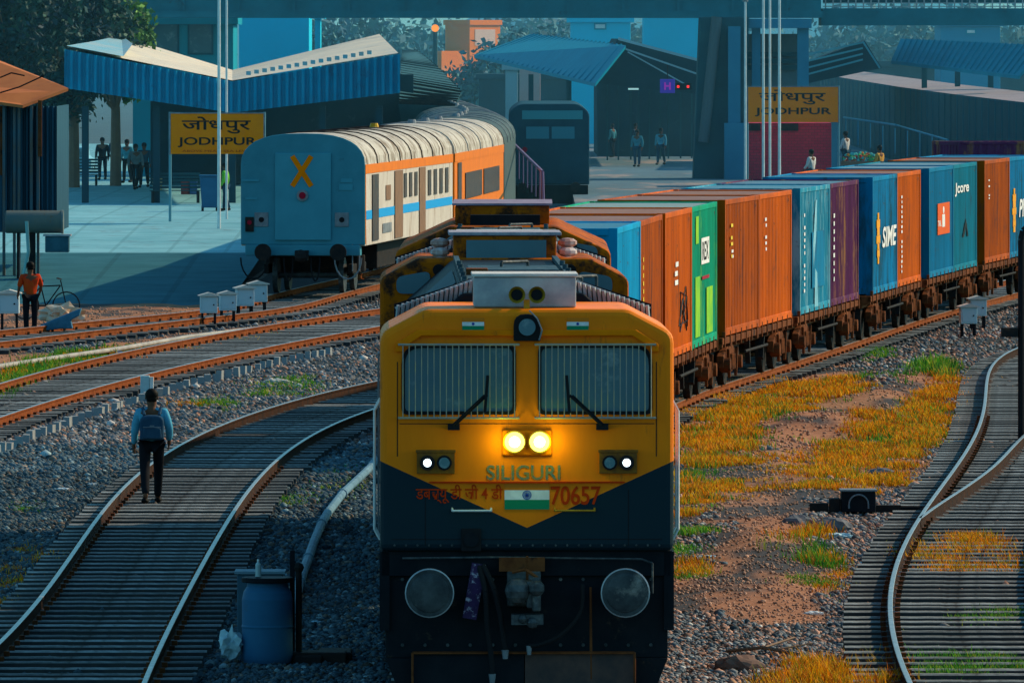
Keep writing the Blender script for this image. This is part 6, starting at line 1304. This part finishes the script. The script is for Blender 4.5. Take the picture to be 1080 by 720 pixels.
# ================================================================ TREES
LEAF = {}
def leafm(n, tintc): 
    m = mat(n, tintc, None, 1, .7, vcol=True, spec=.2); return m
LM = leafm('leaves', (.05,.1,.04))
def tree(loc, hgt, crown, ncl, cols, label, cat='tree', seed=1, leaf=.16, group=None, trunkr=.25):
    r = np.random.default_rng(seed); t = empty('tree', loc, label=label, cat=cat, group=group); cx, cy, cz = 0, 0, hgt-crown[2]
    m = MB(); m.cyl((0,0,0),(0,0,hgt*.45),trunkr,trunkr*.7,8)
    cl = []
    for k in range(ncl):
        d = r.normal(size=3); d /= np.linalg.norm(d); u = r.random()**.45; p = np.array([cx,cy,cz])+d*np.array(crown)*u; cl.append(p)
        if k < 14: m.cyl((0,0,hgt*.42),tuple(p),trunkr*.3,trunkr*.08,5)
    m.build('trunk', M['brown'], t); cl = np.array(cl); per = 70; N = ncl*per
    C = np.repeat(cl, per, 0)+r.normal(0, crown[0]*.13, (N,3)); a = r.normal(size=(N,3)); a /= np.linalg.norm(a,axis=1)[:,None]; b = np.cross(a, r.normal(size=(N,3))); b /= np.linalg.norm(b,axis=1)[:,None]; L = leaf*r.uniform(.5,1.3,(N,1))
    V = np.stack([C-a*L, C-b*L*.5, C+a*L, C+b*L*.5],1).reshape(-1,3); Fc = np.arange(N*4).reshape(-1,4)
    me = bpy.data.meshes.new('crown'); me.vertices.add(len(V)); me.vertices.foreach_set('co', V.ravel()); me.loops.add(N*4); me.loops.foreach_set('vertex_index', Fc.ravel().astype(np.int32)); me.polygons.add(N); me.polygons.foreach_set('loop_start', np.arange(0,N*4,4,dtype=np.int32)); me.update()
    ci = np.repeat(r.integers(0,len(cols),ncl), per); c = np.array(cols)[ci]*r.uniform(.5,1.4,(N,1)); at = me.color_attributes.new('Col','FLOAT_COLOR','POINT'); at.data.foreach_set('color', np.c_[np.repeat(c,4,0), np.ones(N*4)].ravel())
    me.materials.append(LM); o = bpy.data.objects.new('crown', me); COL.objects.link(o); o.parent = t; return t
DG = [(.012,.05,.05),(.015,.06,.045),(.02,.075,.05),(.01,.035,.045)]; DG2 = DG+[(.05,.13,.03)]
def tpx(x, ytop, Y, cw, chh, **k): a = P(x,ytop,Y); h = a[2]+.4; tree((a[0],Y,-.4), h, (cw,cw,chh), **k)
tpx(20,-60,360,2.6,3.6,ncl=150,cols=DG,label='big dark tree at the upper left corner behind the shed',seed=2,group='trees behind the left platform')
tpx(78,-40,368,2.2,3.0,ncl=130,cols=DG,label='dark tree right of the corner tree, above the blue canopy',seed=3,group='trees behind the left platform')
tpx(122,-30,372,1.3,2.6,ncl=80,cols=[(.10,.24,.03),(.05,.15,.03),(.02,.08,.04)],label='lighter yellow green tree at the end of the dark trees',seed=4,group='trees behind the left platform')
tpx(50,60,395,2.0,1.6,ncl=60,cols=DG,label='low dark bush like tree behind the left shed',seed=5,group='trees behind the left platform')
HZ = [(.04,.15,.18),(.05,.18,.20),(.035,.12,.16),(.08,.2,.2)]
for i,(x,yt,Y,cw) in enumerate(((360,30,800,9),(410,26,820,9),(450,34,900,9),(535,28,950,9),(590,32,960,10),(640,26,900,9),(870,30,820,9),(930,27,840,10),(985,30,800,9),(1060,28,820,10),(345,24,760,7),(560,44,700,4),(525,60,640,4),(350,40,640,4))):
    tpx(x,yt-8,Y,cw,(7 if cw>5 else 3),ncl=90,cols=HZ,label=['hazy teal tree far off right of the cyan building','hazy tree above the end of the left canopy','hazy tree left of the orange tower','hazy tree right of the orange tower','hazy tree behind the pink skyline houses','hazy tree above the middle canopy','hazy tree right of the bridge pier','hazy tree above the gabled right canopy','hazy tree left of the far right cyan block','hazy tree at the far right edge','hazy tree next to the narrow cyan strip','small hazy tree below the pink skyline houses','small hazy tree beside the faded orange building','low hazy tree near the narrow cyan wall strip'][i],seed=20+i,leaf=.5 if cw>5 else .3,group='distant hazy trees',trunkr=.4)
# far hills / wood mass reaching the horizon
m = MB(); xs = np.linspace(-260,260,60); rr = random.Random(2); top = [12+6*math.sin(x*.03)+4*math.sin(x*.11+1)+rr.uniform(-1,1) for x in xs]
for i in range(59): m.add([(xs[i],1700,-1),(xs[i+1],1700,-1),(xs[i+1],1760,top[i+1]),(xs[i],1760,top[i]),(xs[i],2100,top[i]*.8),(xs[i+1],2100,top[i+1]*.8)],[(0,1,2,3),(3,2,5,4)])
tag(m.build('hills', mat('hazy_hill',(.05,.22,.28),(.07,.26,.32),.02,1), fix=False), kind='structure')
for r in (r1,r2): pass

m = MB(); m.box(-500,500,265,2600,-.9,90); hz = m.build('haze', M['dglass']); tag(hz, kind='structure')
vm = bpy.data.materials.new('thin_haze'); vm.use_nodes = True; n = vm.node_tree.nodes; n.clear(); o_ = n.new('ShaderNodeOutputMaterial'); vs = n.new('ShaderNodeVolumePrincipled'); vs.inputs['Color'].default_value = (.25,.75,1,1); vs.inputs['Density'].default_value = .00045
vm.node_tree.links.new(vs.outputs[0], o_.inputs['Volume']); hz.data.materials.clear(); hz.data.materials.append(vm)
